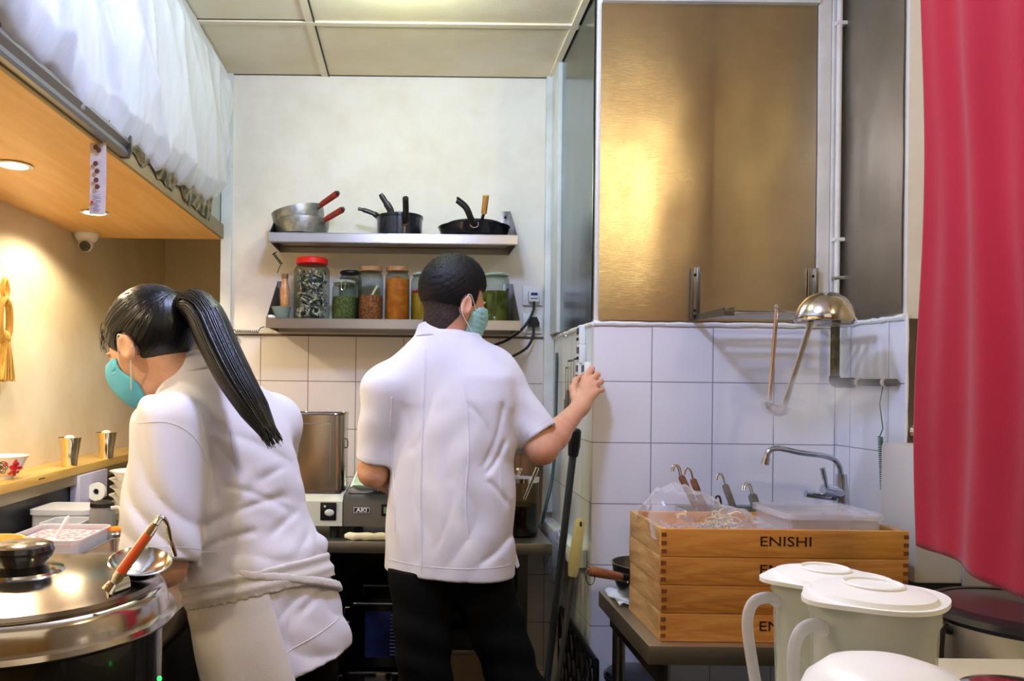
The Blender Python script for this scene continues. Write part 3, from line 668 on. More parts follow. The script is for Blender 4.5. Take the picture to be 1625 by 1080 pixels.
# square canister
x0, x1 = P(462, 700, 2.88).x, P(547, 700, 2.88).x; zc0 = ZC+.153; zc1 = P(510, 656, 2.9).z
t = thing('square_canister', 'tall square stainless canister standing on the pale cooker', 'canister', ((x0+x1)/2, 2.95, zc0))
def rrect(x0, x1, y0, y1, r, n=6):
    o = []
    for cx, cy, a0 in ((x1-r, y0+r, -PI/2), (x1-r, y1-r, 0), (x0+r, y1-r, PI/2), (x0+r, y0+r, PI)):
        o += [(cx+r*math.cos(a0+PI/2*k/n), cy+r*math.sin(a0+PI/2*k/n)) for k in range(n+1)]
    return o
def shell(mb, outer, z0, z1, th, bottom=.003):
    """open-topped straight-walled vessel from an outline"""
    n = len(outer); cx = sum(p[0] for p in outer)/n; cy = sum(p[1] for p in outer)/n
    def ins(p, d):
        v = Vector((p[0]-cx, p[1]-cy)); L = v.length; return (cx+v.x*(L-d)/L, cy+v.y*(L-d)/L)
    inn = [ins(p, th) for p in outer]
    rings = [[(x, y, z0) for x, y in outer], [(x, y, z1) for x, y in outer], [(x, y, z1) for x, y in inn], [(x, y, z0+bottom) for x, y in inn]]
    vs = [q for r_ in rings for q in r_]; fs = [(i*n+k, i*n+(k+1) % n, (i+1)*n+(k+1) % n, (i+1)*n+k) for i in range(3) for k in range(n)]
    fs += [tuple(reversed(range(n))), tuple(range(3*n, 4*n))]
    mb.add(vs, fs)
b = MB(); shell(b, rrect(x0, x1, 2.86, 3.06, .035), zc0, zc1, .003)
b.tube([(x, y, zc1) for x, y in rrect(x0, x1, 2.86, 3.06, .035)+[rrect(x0, x1, 2.86, 3.06, .035)[0]]], .0035, 8); b.build('canister_body', mat('canister_steel', (176, 166, 150), .2, metal=1, bump=.0002, bscale=8), t)
k = MB(); xa, xb = x0+.01, P(525, 700, 2.86).x
k.tube([(xa, 2.858, zc1-.035), (xb, 2.858, zc1-.035), (xb, 2.858, zc0+.03)], .002, 6); k.build('embossed_frame', m_steel, t)
q = Vector((x1, 2.96, 0)); k = MB(); k.tube(bez([(x1-.001, 2.90, zc1-.09), (x1+.008, 2.90, zc1-.095), (x1+.009, 2.90, zc1-.12), (x1-.001, 2.90, zc1-.125)], 4), .0025, 6); k.build('handle', m_steeld, t)
# wok and tray
c = P(640, 780, 2.92); t = thing('wok', 'shallow steel wok on the cooker behind the man\'s forearm', 'pan', (c.x, 2.95, ZC+.153))
MB().lathe([(.03, 0), (.07, .008), (.12, .032), (.148, .062), (.151, .064), (.147, .065), (.118, .036), (.07, .012), (.001, .004)], (c.x, 2.95, ZC+.153), 48).build('wok_body', m_steeld, t)
t = thing('steel_tray', 'small shiny steel tray leaning at the back left of the grey cooker', 'tray', P(575, 784, 3.0)+Vector((0, 0, -.01)))
k = MB(); a_, b_, c_, d_ = [P(552, 783, 3.02), P(600, 783, 3.02), P(597, 741, 3.10), P(570, 741, 3.10)]
for pa, pb in ((a_, b_), (b_, c_), (c_, d_), (d_, a_)): k.tube([pa, pb], .0035, 8)
k.build('rolled_edge', m_steelsm, t)
k = MB(); n_ = (b_-a_).cross(d_-a_).normalized()*.002; k.add([a_+n_, b_+n_, c_+n_, d_+n_, a_-n_, b_-n_, c_-n_, d_-n_], [(0, 1, 2, 3), (7, 6, 5, 4), (0, 4, 5, 1), (1, 5, 6, 2), (2, 6, 7, 3), (3, 7, 4, 0)]); k.build('tray_plate', mat('tray_steel', (190, 205, 200), .2, metal=1), t)
# towel
t = P(547, 845, 2.735); x0 = t.x; x1 = P(640, 845, 2.735).x
k = MB(); pts = [Vector((x0+(x1-x0)*i/14, 2.735+.004*math.sin(i*1.7), ZC+.0145+.0012*math.sin(i*2.3))) for i in range(15)]
k.tube(pts, [.006]+[.0125+.0015*math.sin(i*1.9) for i in range(13)]+[.008], 14)
tag(k.build('rolled_towel', mat('towel_cream', (236, 230, 208), .9, bump=.002, bscale=90)), 'rolled cream towel in front of the grey cooker', 'towel')
# glass jar with dark sauce
c = P(824, 850, 2.85); c = Vector((c.x, 2.87, ZC)); r = .070; h = .20
t = thing('sauce_jar', 'big glass jar of dark sauce with a steel lid and a ladle handle sticking out', 'jar', c)
MB().lathe([(.001, 0), (r*.95, 0), (r, .008), (r, h), (r-.002, h)], c, 40).build('glass_body', g_clear, t)
MB().lathe([(.001, .008), (r*.93, .008), (r*.95, .014), (r*.95, .112), (.001, .112)], c, 36).build('dark_sauce', mat('dark_sauce', (26, 10, 8), .12), t)
MB().lathe([(r+.003, h-.004), (r+.004, h+.012), (r*.8, h+.018), (.02, h+.024), (.001, h+.025)], c, 36).build('lid', m_steelsm, t)
MB().lathe([(.006, h+.022), (.006, h+.032), (.012, h+.036), (.010, h+.044), (.001, h+.046)], c, 16).build('lid_knob', m_steelsm, t)
tag(MB().tube([P(832, 792, 2.80), P(853, 742, 2.78)], [.005, .007], 10, flat=.5).build('ladle_handle', m_steelsm), 'steel ladle handle leaning across the jar of dark sauce', 'ladle').name = 'sauce_ladle'
c = P(826, 750, 3.14); c.z = ZC
t = thing('wooden_bucket', 'dark brown wooden tub behind the sauce jar', 'tub', (c.x, 3.14, ZC))
MB().lathe([(.075, 0), (.085, .05), (.092, .33), (.086, .33), (.080, .06), (.001, .02)], (c.x, 3.14, ZC), 32).build('tub_body', wood_mat('tub_wood', (120, 84, 50), (84, 56, 32), 'z', 1.5), t)
MB().lathe([(.0945, .28), (.0950, .30), (.0945, .31), (.09, .31), (.09, .28)], (c.x, 3.14, ZC), 32, cap=False).build('tub_band', m_steeld, t)
# pots under the counter
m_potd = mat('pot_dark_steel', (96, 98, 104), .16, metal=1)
def rpot(px0, px1, y0, y1, z0, z1, label, blue, lid):
    x0, x1 = P(px0, 1000, y0).x, P(px1, 1000, y0).x; t = thing('square_pot', label, 'pot', ((x0+x1)/2, (y0+y1)/2, z0), 'square pots stored under the back counter')
    b = MB(); shell(b, rrect(x0, x1, y0, y1, .03), z0, z1, .003); o = rrect(x0-.006, x1+.006, y0-.006, y1+.006, .034); b.tube([(x, y, z1) for x, y in o+[o[0]]], .006, 8); b.build('pot_body', m_potd, t)
    if lid:
        o = rrect(x0-.002, x1+.002, y0-.002, y1+.002, .032); MB().prism(o, (0, 0, z1+.005), UX, UY, UZ, .012).build('lid', m_potd, t)
        k = MB(); k.tube([(x0+.05, y0+.07, z1+.017), (x0+.05, y0+.07, z1+.045), (x1-.05, y0+.07, z1+.045), (x1-.05, y0+.07, z1+.017)], .006, 8); k.build('lid_handle', m_blackpl, t)
    if blue:
        xa, xb, za, zb = x0+.06, x1-.04, z0+.035, z1-.03
        MB().box(((xa+xb)/2, y0-.001, (za+zb)/2), (xb-xa, .003, zb-za), bev=.001).build('front_window', mat('blue_window', (50, 70, 160), .15, col2=(24, 30, 70), nscale=9, metal=.5), t)
        k = MB()
        for i in range(12): k.box((xb-.020-(.006 if i % 2 else 0), y0-.0035, za+.012+(zb-za-.024)*i/11), (.032-(.012 if i % 2 else 0), .001, .0016))
        k.box((xb-.004, y0-.0035, (za+zb)/2), (.0016, .001, zb-za-.02)); k.build('level_scale', mat('scale_grey', (150, 158, 180), .4), t)
        k = MB(); k.tube(bez([(xb+.010, y0-.002, zb), (xb+.020, y0-.012, zb-.004), (xb+.020, y0-.012, za+.004), (xb+.010, y0-.002, za)], 5), .004, 8); k.build('handle', m_steelsm, t)
    k = MB(); k.tube(bez([(x0, y0+.05, z1-.03), (x0-.018, y0+.05, z1-.035), (x0-.018, y0+.05, z1-.08), (x0, y0+.05, z1-.085)], 5), .003, 8); k.build('latch', m_steel, t)
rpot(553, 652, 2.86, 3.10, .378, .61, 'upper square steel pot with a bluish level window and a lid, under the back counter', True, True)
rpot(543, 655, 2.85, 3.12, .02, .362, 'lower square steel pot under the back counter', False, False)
q = P(600, 1072, 2.84); tag(MB().bb(q.x-.05, q.x+.05, 2.833, 2.843, q.z-.02, q.z+.012, bev=.004).build('drawer_plate', m_steelsm), 'shiny metal latch plate on the lower square pot', 'latch')
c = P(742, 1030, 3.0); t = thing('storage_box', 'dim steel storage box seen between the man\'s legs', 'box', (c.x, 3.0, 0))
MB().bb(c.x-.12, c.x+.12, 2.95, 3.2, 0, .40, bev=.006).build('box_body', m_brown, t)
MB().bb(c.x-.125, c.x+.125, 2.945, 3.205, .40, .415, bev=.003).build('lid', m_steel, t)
# ---------------------------------------------------------------- pillar side: timers, tools, cords, brooms
def sidept(px, py, off=.0):
    Y = (XP-off)*F/(px-PX); p = P(px, py, Y); Y = (XP-off)/(p.x/Y); return P(px, py, Y)
m_tw = mat('timer_white', (238, 240, 240), .35)
def timer(px, py, label, rx=0):
    c = sidept(px, py, .012); R = Matrix.Rotation(rx, 3, 'X')
    t = thing('kitchen_timer', label, 'timer', (c.x, c.y, c.z-.032), 'kitchen timers on the pillar side')
    MB().box((XP-.0112, c.y, c.z), (.023, .048, .066), rot=R, bev=.006).build('timer_body', m_tw, t)
    MB().box((XP-.0235, c.y, c.z+.012), (.002, .034, .022), rot=R, bev=.0005).build('display', mat('lcd_grey', (60, 72, 70), .2), t)
    k = MB()
    for i in (-1, 0, 1): k.box((XP-.0235, c.y+i*.012, c.z-.015), (.003, .008, .010), rot=R, bev=.0008)
    k.build('buttons', m_rub, t)
timer(922, 531, 'white kitchen timer, topmost on the pillar side'); timer(922, 561, 'slightly tilted white kitchen timer below the topmost one', .06)
timer(920.5, 590, 'white kitchen timer left of the one under the fingers'); timer(930, 590, 'white kitchen timer the man is pressing')
for i, (pxa, ya, yb) in enumerate(((898, 585, 640), (901.5, 574, 650), (906, 573, 648), (911, 571, 630))):
    a = sidept(pxa, ya, .012); b2 = Vector((a.x, a.y, a.z-.19+.01*i))
    t = thing('steel_skewer', ['long steel kitchen tool hanging on the pillar side, farthest left', 'long steel kitchen tool on the pillar side, second from the left', 'long steel kitchen tool on the pillar side, third from the left', 'long steel kitchen tool on the pillar side, nearest the timers'][i], 'kitchen tool', b2, 'tools hanging on the pillar side')
    MB().tube([a, a.lerp(b2, .5), b2], [.002, .003, .0025], 8, flat=.7).build('blade', m_steelsm, t)
    MB().tube([b2+Vector((0, 0, .075)), b2], [.006, .007], 10).build('grip', m_steeld, t); MB().tube([a+Vector((-.001, 0, .004)), (XP+.001, a.y, a.z+.004)], .004, 8).build('hanging_pin', m_steeld, t)
a = sidept(902, 528, .0); t = thing('wall_hook', 'small metal hook under the dark steel sheet', 'hook', (a.x, a.y, a.z-.015))
MB().tube(bez([a+Vector((-.001, 0, .012)), a+Vector((-.006, 0, .0)), a+Vector((-.010, 0, -.012)), a+Vector((-.020, 0, -.010)), a+Vector((-.022, 0, 0))], 4), .0022, 8).build('hook_body', m_steelsm, t)
tag(MB().tube(bez([P(884, 560, 3.2), P(881, 700, 3.1), P(876, 760, 2.95), P(867, 800, 2.9), P(860, 832, 2.9)], 8), .006, 10).build('hanging_hose', mat('dark_teal_hose', (40, 66, 64), .4)), 'dark hose hanging down in the corner beside the pillar', 'hose')
t = thing('broom', 'grey-handled broom with a black grip leaning against the pillar side', 'broom', (.45, 2.75, 0))
a = P(914, 680, 2.55); bt = Vector((.452, 2.74, .12)); d = (bt-a).normalized()
MB().tube([a+d*.07, bt], .0125, 14).build('pole', mat('grey_pole', (74, 78, 82), .3, metal=.3), t)
MB().tube([a, a+d*.006, a+d*.055, a+d*.09], [.012, .018, .020, .0165], 16).build('grip', m_blackpl, t)
k = MB(); k.box(bt-Vector((0, 0, .015)), (.06, .26, .05), bev=.01); k.build('broom_head', m_blackpl, t)
k = MB(); k.bb(bt.x-.025, bt.x+.025, bt.y-.125, bt.y+.125, 0, bt.z-.035); k.build('bristles', mat('bristle', (50, 50, 52), .9, bump=.004, bscale=200), t)
t = thing('mop', 'mop with a pale yellow grip standing beside the broom', 'mop', (.5, 2.6, 0))
a = P(921, 822, 2.50); bt = P(884, 1090, 2.50); bt = a+(bt-a)*1.0; d = (bt-a).normalized(); fl = a+d*((a.z-.05)/-d.z)
MB().tube([a, a+d*.012, a+d*.15, a+d*.185], [.009, .017, .019, .014], 16).build('grip', mat('pale_yellow_plastic', (216, 206, 140), .4), t)
MB().tube([a+d*.18, fl], .009, 12).build('pole', mat('mop_pole', (110, 104, 84), .35, metal=.5), t)
k = MB(); k.lathe([(.02, .10), (.05, .06), (.08, .0), (.001, 0)], (fl.x, fl.y, 0), 20); k.build('mop_head', mat('mop_cloth', (150, 146, 136), .95, bump=.006, bscale=120), t)
MB().sphere(a+d*.016+Vector((0, -.0165, 0)), (.004, .002, .009), 10).build('hanging_hole', m_rub, t)
# lattice crate
t = thing('lattice_rack', 'black diamond lattice rack standing on the floor against the pillar side', 'rack', (.57, 2.65, 0))
k = MB(); Y0, Y1, H = 2.42, 3.0, .56
for s in (-1, 1):
    for i in range(-6, 9):
        ya = Y0+(Y1-Y0)*i/7; yb = ya+s*H*.55
        za, zb = 0., H
        p = Vector((.573, ya, 0)); q = Vector((.573, yb, H))
        t0, t1 = 0., 1.
        for lo, hi in ((Y0, Y1),):
            dy = q.y-p.y
            ta, tb = (lo-p.y)/dy, (hi-p.y)/dy
            if ta > tb: ta, tb = tb, ta
            t0, t1 = max(t0, ta), min(t1, tb)
        if t1-t0 > .05: k.tube([p.lerp(q, t0), p.lerp(q, t1)], .0075, 6)
k.build('lattice', m_blackpl, t)
k = MB()
for pa, pb in (((.573, Y0, 0), (.573, Y0, H)), ((.573, Y0, H), (.573, Y1, H)), ((.573, Y1, H), (.573, Y1, 0))): k.tube([pa, pb], .010, 8)
k.build('rack_frame', m_blackpl, t)
def bagmesh(c, r, seed, amp=.25, seg=40, fr=6):
    n = seg//2; vs = []; c = Vector(c)
    for i in range(n+1):
        for k_ in range(seg):
            a = -PI/2+PI*i/n; t_ = 2*PI*k_/seg; q = max(math.cos(a), 1e-3); d = Vector((q*math.cos(t_), q*math.sin(t_), math.sin(a)))
            f_ = 1+amp*(abs(noise.noise(d*fr*.5+Vector((seed, 0, 0))))*1.6-.5+.5*abs(noise.noise(d*fr*1.6+Vector((0, seed, 0)))))
            vs.append(c+Vector((d.x*r[0], d.y*r[1], d.z*r[2]))*f_)
    fs = [(i*seg+k_, i*seg+(k_+1) % seg, (i+1)*seg+(k_+1) % seg, (i+1)*seg+k_) for i in range(n) for k_ in range(seg)]
    return vs, fs
m_film = glass_mat('clear_film', (240, 242, 246), .12, .22)
k = MB(); k.add(*bagmesh(P(882, 885, 2.9), (.035, .05, .10), 3.3)); tag(k.build('plastic_bag', m_film), 'crumpled clear plastic bag in the corner past the counter end', 'bag')
# ================================================================= LEFT SIDE
m_white = mat('white_plastic', (236, 236, 232), .35)
m_clearpl = glass_mat('frosted_plastic', (232, 234, 240), .25, .45)
m_porc = mat('porcelain', (240, 238, 230), .2, coat=.4)
# plastic sheet over the bulkhead
def edge_z(Y):
    return float(np.interp(Y, [.3, 1.2, 1.6, 1.9, 2.2, 2.5, 2.9, 3.06], [2.075, 2.078, 2.060, 2.045, 2.052, 2.06, 2.085, 2.11]))+.008*math.sin(Y*23)+.006*math.sin(Y*57)
def sheet_fn(u, v):
    Y = .30+2.76*u+.10*v*u; z0 = edge_z(Y); z = z0+(CZ-.006-z0)*v
    n = noise.noise(Vector((Y*1.6+z*1.1, z*1.2, 0)))
    rid = 1-abs(noise.noise(Vector((Y*3.2+z*2.6, z*.9, 5))))*2
    rid2 = 1-abs(noise.noise(Vector((Y*7+z*3.5, z*2.0, 11))))*2
    fin = noise.noise(Vector((Y*38, z*5, 2)))
    b = .034+.045*n+.022*max(0, rid)**4+.008*max(0, rid2)**4+.0012*fin+.03*math.sin(v*PI)*.8
    b *= 1-.75*max(0, (v-.80)/.2)
    if v < .12: b = b*(v/.12)**.5*.9+.006+.004*abs(fin)
    return Vector((XF+.012+max(b, .003), Y, z))
m_sheet = mat('plastic_sheet', (232, 232, 240), .3, alpha=.80, col2=(214, 222, 222), nscale=5, nstretch=(1, 6, 1), bump=.0012, bscale=26, bstretch=(1, 3, .5), coat=.3, sharp=(.3, .8))
tag(MB().grid(sheet_fn, 260, 90).build('plastic_sheet', m_sheet, smooth=180, fix=False), 'big translucent white plastic sheet draped over the bulkhead at top left', 'plastic sheet')
m_cloth = mat('beige_cloth', (206, 200, 160), .9, col2=(188, 182, 140), nscale=6, bump=.001, bscale=30)
tag(MB().grid(lambda u, v: Vector((XF+.006+.006*(1+noise.noise(Vector((u*3, v*3, 1)))), 2.35+.86*u-.03*(1-v), 2.12+(.575)*v+(1-v)*(.06*u+.03*math.sin(u*9)))), 50, 30).build('beige_cloth', m_cloth, smooth=180, fix=False), 'greenish beige cloth hanging behind the right edge of the plastic sheet', 'cloth')
m_pat = mat('brown_pattern_cloth', (74, 56, 44), .8, col2=(120, 98, 78), nscale=45, sharp=(.48, .55), bump=.002, bscale=60)
k = MB()
def ribbon(y0, y1, zlo, amp, f):
    def fn(u, v):
        y = y0+(y1-y0)*u; lo = zlo+amp*abs(noise.noise(Vector((y*f, 0, 0))))*1.5*math.sin(PI*u)**.3; hi = edge_z(y)+.03
        return Vector((XF+.017+.010*math.sin(PI*v*.7)+.006*noise.noise(Vector((y*30, v*3, 1))), y, lo+(hi-lo)*v))
    return fn
k.grid(ribbon(1.16, 2.16, LH+.052, .01, 9), 120, 10, .0015)
tag(k.build('patterned_cloth', m_pat, smooth=180), 'dark brown patterned cloth edge peeping out under the plastic sheet', 'cloth')
k = MB(); pts = [Vector((XF+.040, y, edge_z(y)-.008)) for y in np.linspace(1.12, 1.27, 8)]; k.tube(pts, [.006]+[.015]*6+[.004], 10, flat=.5)
tag(k.build('red_packet', mat('red_packet', (214, 66, 30), .4, col2=(240, 180, 60), nscale=30, sharp=(.5, .56))), 'red and orange packet tucked under the plastic sheet at the left edge', 'packet')
k = MB(); k.grid(ribbon(2.13, 3.04, LH+.020, .05, 7), 130, 10, .0015)
tag(k.build('crumpled_foil', mat('crumpled_foil', (150, 130, 96), .35, metal=.6, col2=(84, 90, 50), nscale=30, sharp=(.45, .55))), 'crumpled brownish packaging along the fascia near the far end of the plastic sheet', 'packaging')
# aluminium rail
m_rail = mat('grey_aluminium', (150, 148, 140), .35, metal=.7)
ya, yb = P(24, 120, 1.25).y, 2.13
t = thing('aluminium_rail', 'long grey aluminium rail fixed along the soffit edge', 'rail', (XF+.02, 1.7, LH+.01))
MB().prism([(XF+.013, LH+.004), (XF+.030, LH+.004), (XF+.034, LH+.012), (XF+.024, LH+.030), (XF+.036, LH+.042), (XF+.030, LH+.056), (XF+.013, LH+.056)], (0, 1.27, 0), UX, UZ, UY, yb-1.27).build('rail_profile', m_rail, t)
for y in (1.262, yb): MB().prism([(XF+.012, LH+.001), (XF+.033, LH+.001), (XF+.042, LH+.020), (XF+.040, LH+.062), (XF+.012, LH+.062)], (0, y, 0), UX, UZ, UY, .010).build('end_cap', m_steeld, t)
# menu strip
c = P(155, 220, 2.0); t = thing('menu_strip', 'narrow printed menu strip hanging from the aluminium rail', 'strip', (c.x, 2.0, 1.84))
zt, zb = P(155, 222, 2.0).z, P(155, 340, 2.0).z
MB().grid(lambda u, v: Vector((c.x-.020+.040*u, 2.0+.004*math.sin(v*3)+.003*u, zb+(zt-zb)*v)), 4, 14, .0008).build('strip_sheet', mat('strip_film', (208, 204, 206), .25, col2=(190, 188, 200), nscale=30), t)
mk = mat('print_brown', (96, 60, 56), .4); k = MB()
for i, (dx, f_) in enumerate(((-.004, .10), (.004, .14), (-.004, .32), (.0, .42), (-.002, .54), (.001, .63))): k.lathe([(.001, 0), (.0065, 0), (.0065, .0006), (.001, .0007)], (c.x+dx, 1.9985, zt-(zt-zb)*f_), 12, Matrix.Rotation(PI/2, 3, 'X'))
k.build('food_pictures', mk, t)
k = MB()
for i in range(16): k.box((c.x+random.uniform(-.008, .008), 1.9985, zt-(zt-zb)*(.70+.017*i)), (random.uniform(.008, .018), .0005, .0012))
k.build('print_lines', mat('print_blue', (96, 120, 170), .4), t)
k = MB(); k.box((c.x-.012, 1.9984, zt-(zt-zb)*.84), (.006, .0005, .008)); k.build('red_mark', mat('print_red', (200, 40, 60), .4), t)
# security camera
c = P(135, 379, 3.22); c = Vector((max(c.x, XL+.05), 3.22, LH)); t = thing('security_camera', 'small white dome security camera under the soffit', 'camera', c)
MB().lathe([(.050, 0), (.050, -.008), (.036, -.030), (.026, -.034), (.001, -.034)], c, 32).build('mount_base', m_white, t)
MB().sphere(c+Vector((.0, -.006, -.042)), (.030, .030, .032), 24).build('camera_body', m_white, t)
d = MB(); a = c+Vector((.004, -.020, -.052)); v_ = Vector((.15, -1, -.35)).normalized(); d.tube([a, a+v_*.014], .021, 24); d.build('lens_housing', m_blackpl, t)
MB().sphere(a+v_*.013, (.010, .006, .010), 12).build('lens', mat('lens_glass', (60, 64, 74), .05, coat=1), t)
d = MB()
for i in range(10): d.sphere(a+v_*.0142+Vector((math.cos(i*PI/5)*.0155, 0, math.sin(i*PI/5)*.0155)), .0019, 6)
d.build('infrared_dots', m_steelsm, t)
# straw decoration
m_straw = mat('straw', (214, 176, 84), .6, col2=(160, 116, 40), nscale=40, nstretch=(1, 1, .05), bump=.002, bscale=200, bstretch=(1, 1, .05))
c = P(-6, 560, 2.62); c = Vector((XL+.03, 2.62, c.z)); t = thing('straw_ornament', 'golden plaited straw ornament hanging on the left wall at the picture edge', 'ornament', (c.x, c.y, c.z-.1))
k = MB(); zt = P(0, 540, 2.6).z; zb = P(0, 603, 2.6).z
for i in range(90):
    a = random.uniform(-1, 1); b = random.uniform(-1, 1); x = c.x+.016*b; k.tube([(x, c.y+.012*a, zt), (x+.004*b, c.y+.032*a, (zt+zb)/2), (x+.006*b, c.y+.052*a, zb+random.uniform(-.006, .006))], .0022, 5)
k.build('straw_skirt', m_straw, t)
k = MB(); k.tube(bez([(c.x, c.y+.002, zt-.01), (c.x, c.y+.03, zt+.04), (c.x, c.y+.028, zt+.11), (c.x, c.y, zt+.14), (c.x, c.y-.028, zt+.11), (c.x, c.y-.03, zt+.04), (c.x, c.y, zt-.01)], 6), .012, 10)
k.sphere((c.x, c.y, zt+.01), (.02, .022, .026), 14); k.tube(bez([(c.x, c.y, zt+.13), (c.x, c.y+.018, zt+.17), (c.x, c.y, zt+.205), (c.x, c.y-.016, zt+.17), (c.x, c.y, zt+.13)], 6), .008, 10)
k.tube([(XL-.001, c.y, zt+.18), (c.x, c.y, zt+.19)], .005, 8); k.build('straw_knot', m_straw, t)
# ledge items
def onled(px, Y): return Vector((P(px, 740, Y).x, Y, ZL))
for px, Y, lb_ in ((110, 2.90, 'polished steel tumbler on the ledge, nearer to the floral bowl'), (168, 3.22, 'polished steel tumbler on the ledge, nearer to the woman')):
    c = onled(px, Y); t = thing('steel_tumbler', lb_, 'tumbler', c, 'steel tumblers on the ledge')
    MB().lathe([(.001, .0), (.026, 0), (.027, .004), (.031, .04), (.041, .104), (.0425, .106), (.040, .104), (.029, .04), (.024, .006), (.001, .006)], c, 40).build('tumbler_body', mat('gold_steel', (226, 214, 190), .07, metal=1), t)
    MB().sphere(c+Vector((0, 0, .103)), (.020, .020, .012), 14).build('white_ball', m_white, t)
c = onled(13, 2.5); c.x = -1.298; t = thing('floral_bowl', 'cream bowl with black and red rose pattern on the wooden ledge', 'bowl', c)
prof = [(.030, 0), (.032, .010), (.036, .012), (.056, .030), (.070, .062), (.078, .074), (.075, .074), (.066, .060), (.050, .030), (.001, .016)]
MB().lathe(prof, c, 48).build('bowl_body', m_porc, t)
def onbowl(a, z, off=.0015):
    r_ = float(np.interp(z, [p[1] for p in prof[:6]], [p[0] for p in prof[:6]]))+off; return c+Vector((r_*math.cos(a), r_*math.sin(a), z))
def flower(name, a0, z0, s, m_, rings):
    k = MB()
    for R_, n_, sz in rings:
        for i in range(n_):
            pts = []
            for j in range(7):
                th = 2*PI*i/n_+(j-3)/6*2.2*PI/n_; rr_ = R_+sz*math.sin(PI*j/6); pts.append(onbowl(a0+rr_*s*math.cos(th)/.065, z0+rr_*s*math.sin(th)))
            k.tube(pts, .0011, 5)
    k.build(name, m_, t)
flower('black_rose', math.radians(-68), .042, 1, mat('rose_black', (60, 50, 20), .3), ((.004, 3, .003), (.009, 5, .005), (.015, 6, .006), (.001, 2, .002)))
mr_ = mat('rose_red', (204, 40, 54), .3); k = MB()
for i in range(26):
    a = math.radians(-28+random.gauss(0, 11)); z = .042+random.gauss(0, .013); z = min(max(z, .016), .066); k.sphere(onbowl(a, z, 0), (.006, .006, .006), 6)
k.build('red_flower', mr_, t)
k = MB(); k.tube([onbowl(a, .0715, .0) for a in np.linspace(-PI, PI, 50)], .0012, 5); k.build('rim_line', mat('rim_yellow', (230, 200, 110), .3), t)
# black wall items
t = thing('white_box', 'white plastic box with a roll on the black wall below the ledge', 'box', (XL+.16, 3.0, .99))
a, b_ = P(118, 770, 2.98), P(158, 808, 2.98); MB().bb(XL+.132, XL+.17, 2.90, 3.16, .945, 1.055, bev=.004).build('box_body', mat('lilac_plastic', (200, 200, 228), .3), t)
MB().lathe([(.012, 0), (.034, 0), (.034, .018), (.012, .018), (.012, 0)], (XL+.195, 3.00, .985), 28, Matrix.Rotation(PI/2, 3, 'X'), cap=False).build('paper_roll', m_white, t)
MB().box((XL+.18, 3.0, .985), (.03, .012, .02), bev=.002).build('roll_holder', m_blackpl, t)
# left counter
ZN = .92; XN = -.49
t = thing('prep_counter', 'stainless prep counter under the ledge at the left, in front of the woman', 'counter', (-.88, 2.3, 0))
MB().bb(XL+.132, XN, 1.30, YB-.02, ZN-.045, ZN, bev=.003).build('worktop', brushed('prep_steel', (150, 146, 138), .3, scale=(1, .02, 1)), t)
MB().bb(XL+.14, XN-.03, 1.33, YB-.03, .08, ZN-.045).build('cabinet_body', m_dark, t)
for i in range(3):
    y = 1.36+.6*i; MB().bb(XN-.030, XN-.012, y, y+.57, .12, ZN-.07, bev=.004).build('door', mat('dark_door', (48, 46, 44), .4, metal=.4), t)
def bx(name, label, cat, x0, x1, y0, y1, z0, z1, m_, lidm=None, lidh=.008, r=.02, parts=()):
    t = thing(name, label, cat, ((x0+x1)/2, (y0+y1)/2, z0)); b = MB(); shell(b, rrect(x0, x1, y0, y1, r), z0, z1, .0025)
    o = rrect(x0-.004, x1+.004, y0-.004, y1+.004, r+.004); b.tube([(x, y, z1) for x, y in o+[o[0]]], .003, 6); b.build('container_body', m_, t)
    if lidm: MB().prism(rrect(x0-.006, x1+.006, y0-.006, y1+.006, r+.005), (0, 0, z1+.003), UX, UY, UZ, lidh).build('lid', lidm, t)
    return t
m_pink = mat('pink_food', (232, 130, 150), .5, col2=(250, 220, 224), nscale=70, sharp=(.45, .55), bump=.003, bscale=120)
t = bx('food_container', 'clear lidded food container at the back of the prep counter', 'container', -1.235, -1.05, 2.55, 2.72, ZN, ZN+.050, m_clearpl, m_clearpl, .012)
t = bx('food_container', 'white-rimmed clear container of pink pickles with a white spoon', 'container', -1.10, -.90, 2.12, 2.36, ZN, ZN+.052, m_clearpl, None)
MB().prism(rrect(-1.094, -.906, 2.126, 2.354, .016), (0, 0, ZN+.004), UX, UY, UZ, .036).build('pink_pickles', m_pink, t)
t = thing('white_spoon', 'white plastic spoon standing in the pink pickle container', 'spoon', (-1.0, 2.22, ZN+.05))
a, b_ = P(84, 868, 2.16), P(107, 824, 2.2); a.z = max(a.z, ZN+.045)
MB().tube([a, a.lerp(b_, .6), b_, b_+(b_-a).normalized()*.01], [.006, .006, .010, .006], 12, flat=.4).build('spoon_handle', m_white, t)
MB().sphere(a-Vector((0, 0, .002)), (.022, .018, .007), 16).build('spoon_bowl', m_white, t)
bx('food_container', 'second clear shallow container stacked beside the pickles, towards the jug', 'container', -1.13, -1.02, 2.39, 2.52, ZN, ZN+.046, m_clearpl, None)
t = thing('glass_jug', 'small glass jug with black lid and pale handle on the prep counter', 'jug', (-.965, 2.46, ZN))
MB().lathe([(.001, 0), (.040, 0), (.043, .01), (.036, .085), (.034, .095)], (-.965, 2.46, ZN), 32).build('jug_body', glass_mat('jug_glass', (190, 190, 186), .05, .4), t)
MB().lathe([(.037, .093), (.036, .105), (.015, .112), (.001, .113)], (-.965, 2.46, ZN), 28).build('lid', m_blackpl, t)
MB().tube(bez([(-.930, 2.44, ZN+.092), (-.900, 2.43, ZN+.092), (-.893, 2.42, ZN+.06), (-.900, 2.42, ZN+.025)], 6), .0055, 10, flat=.6).build('handle', mat('pale_handle', (214, 214, 214), .3), t)
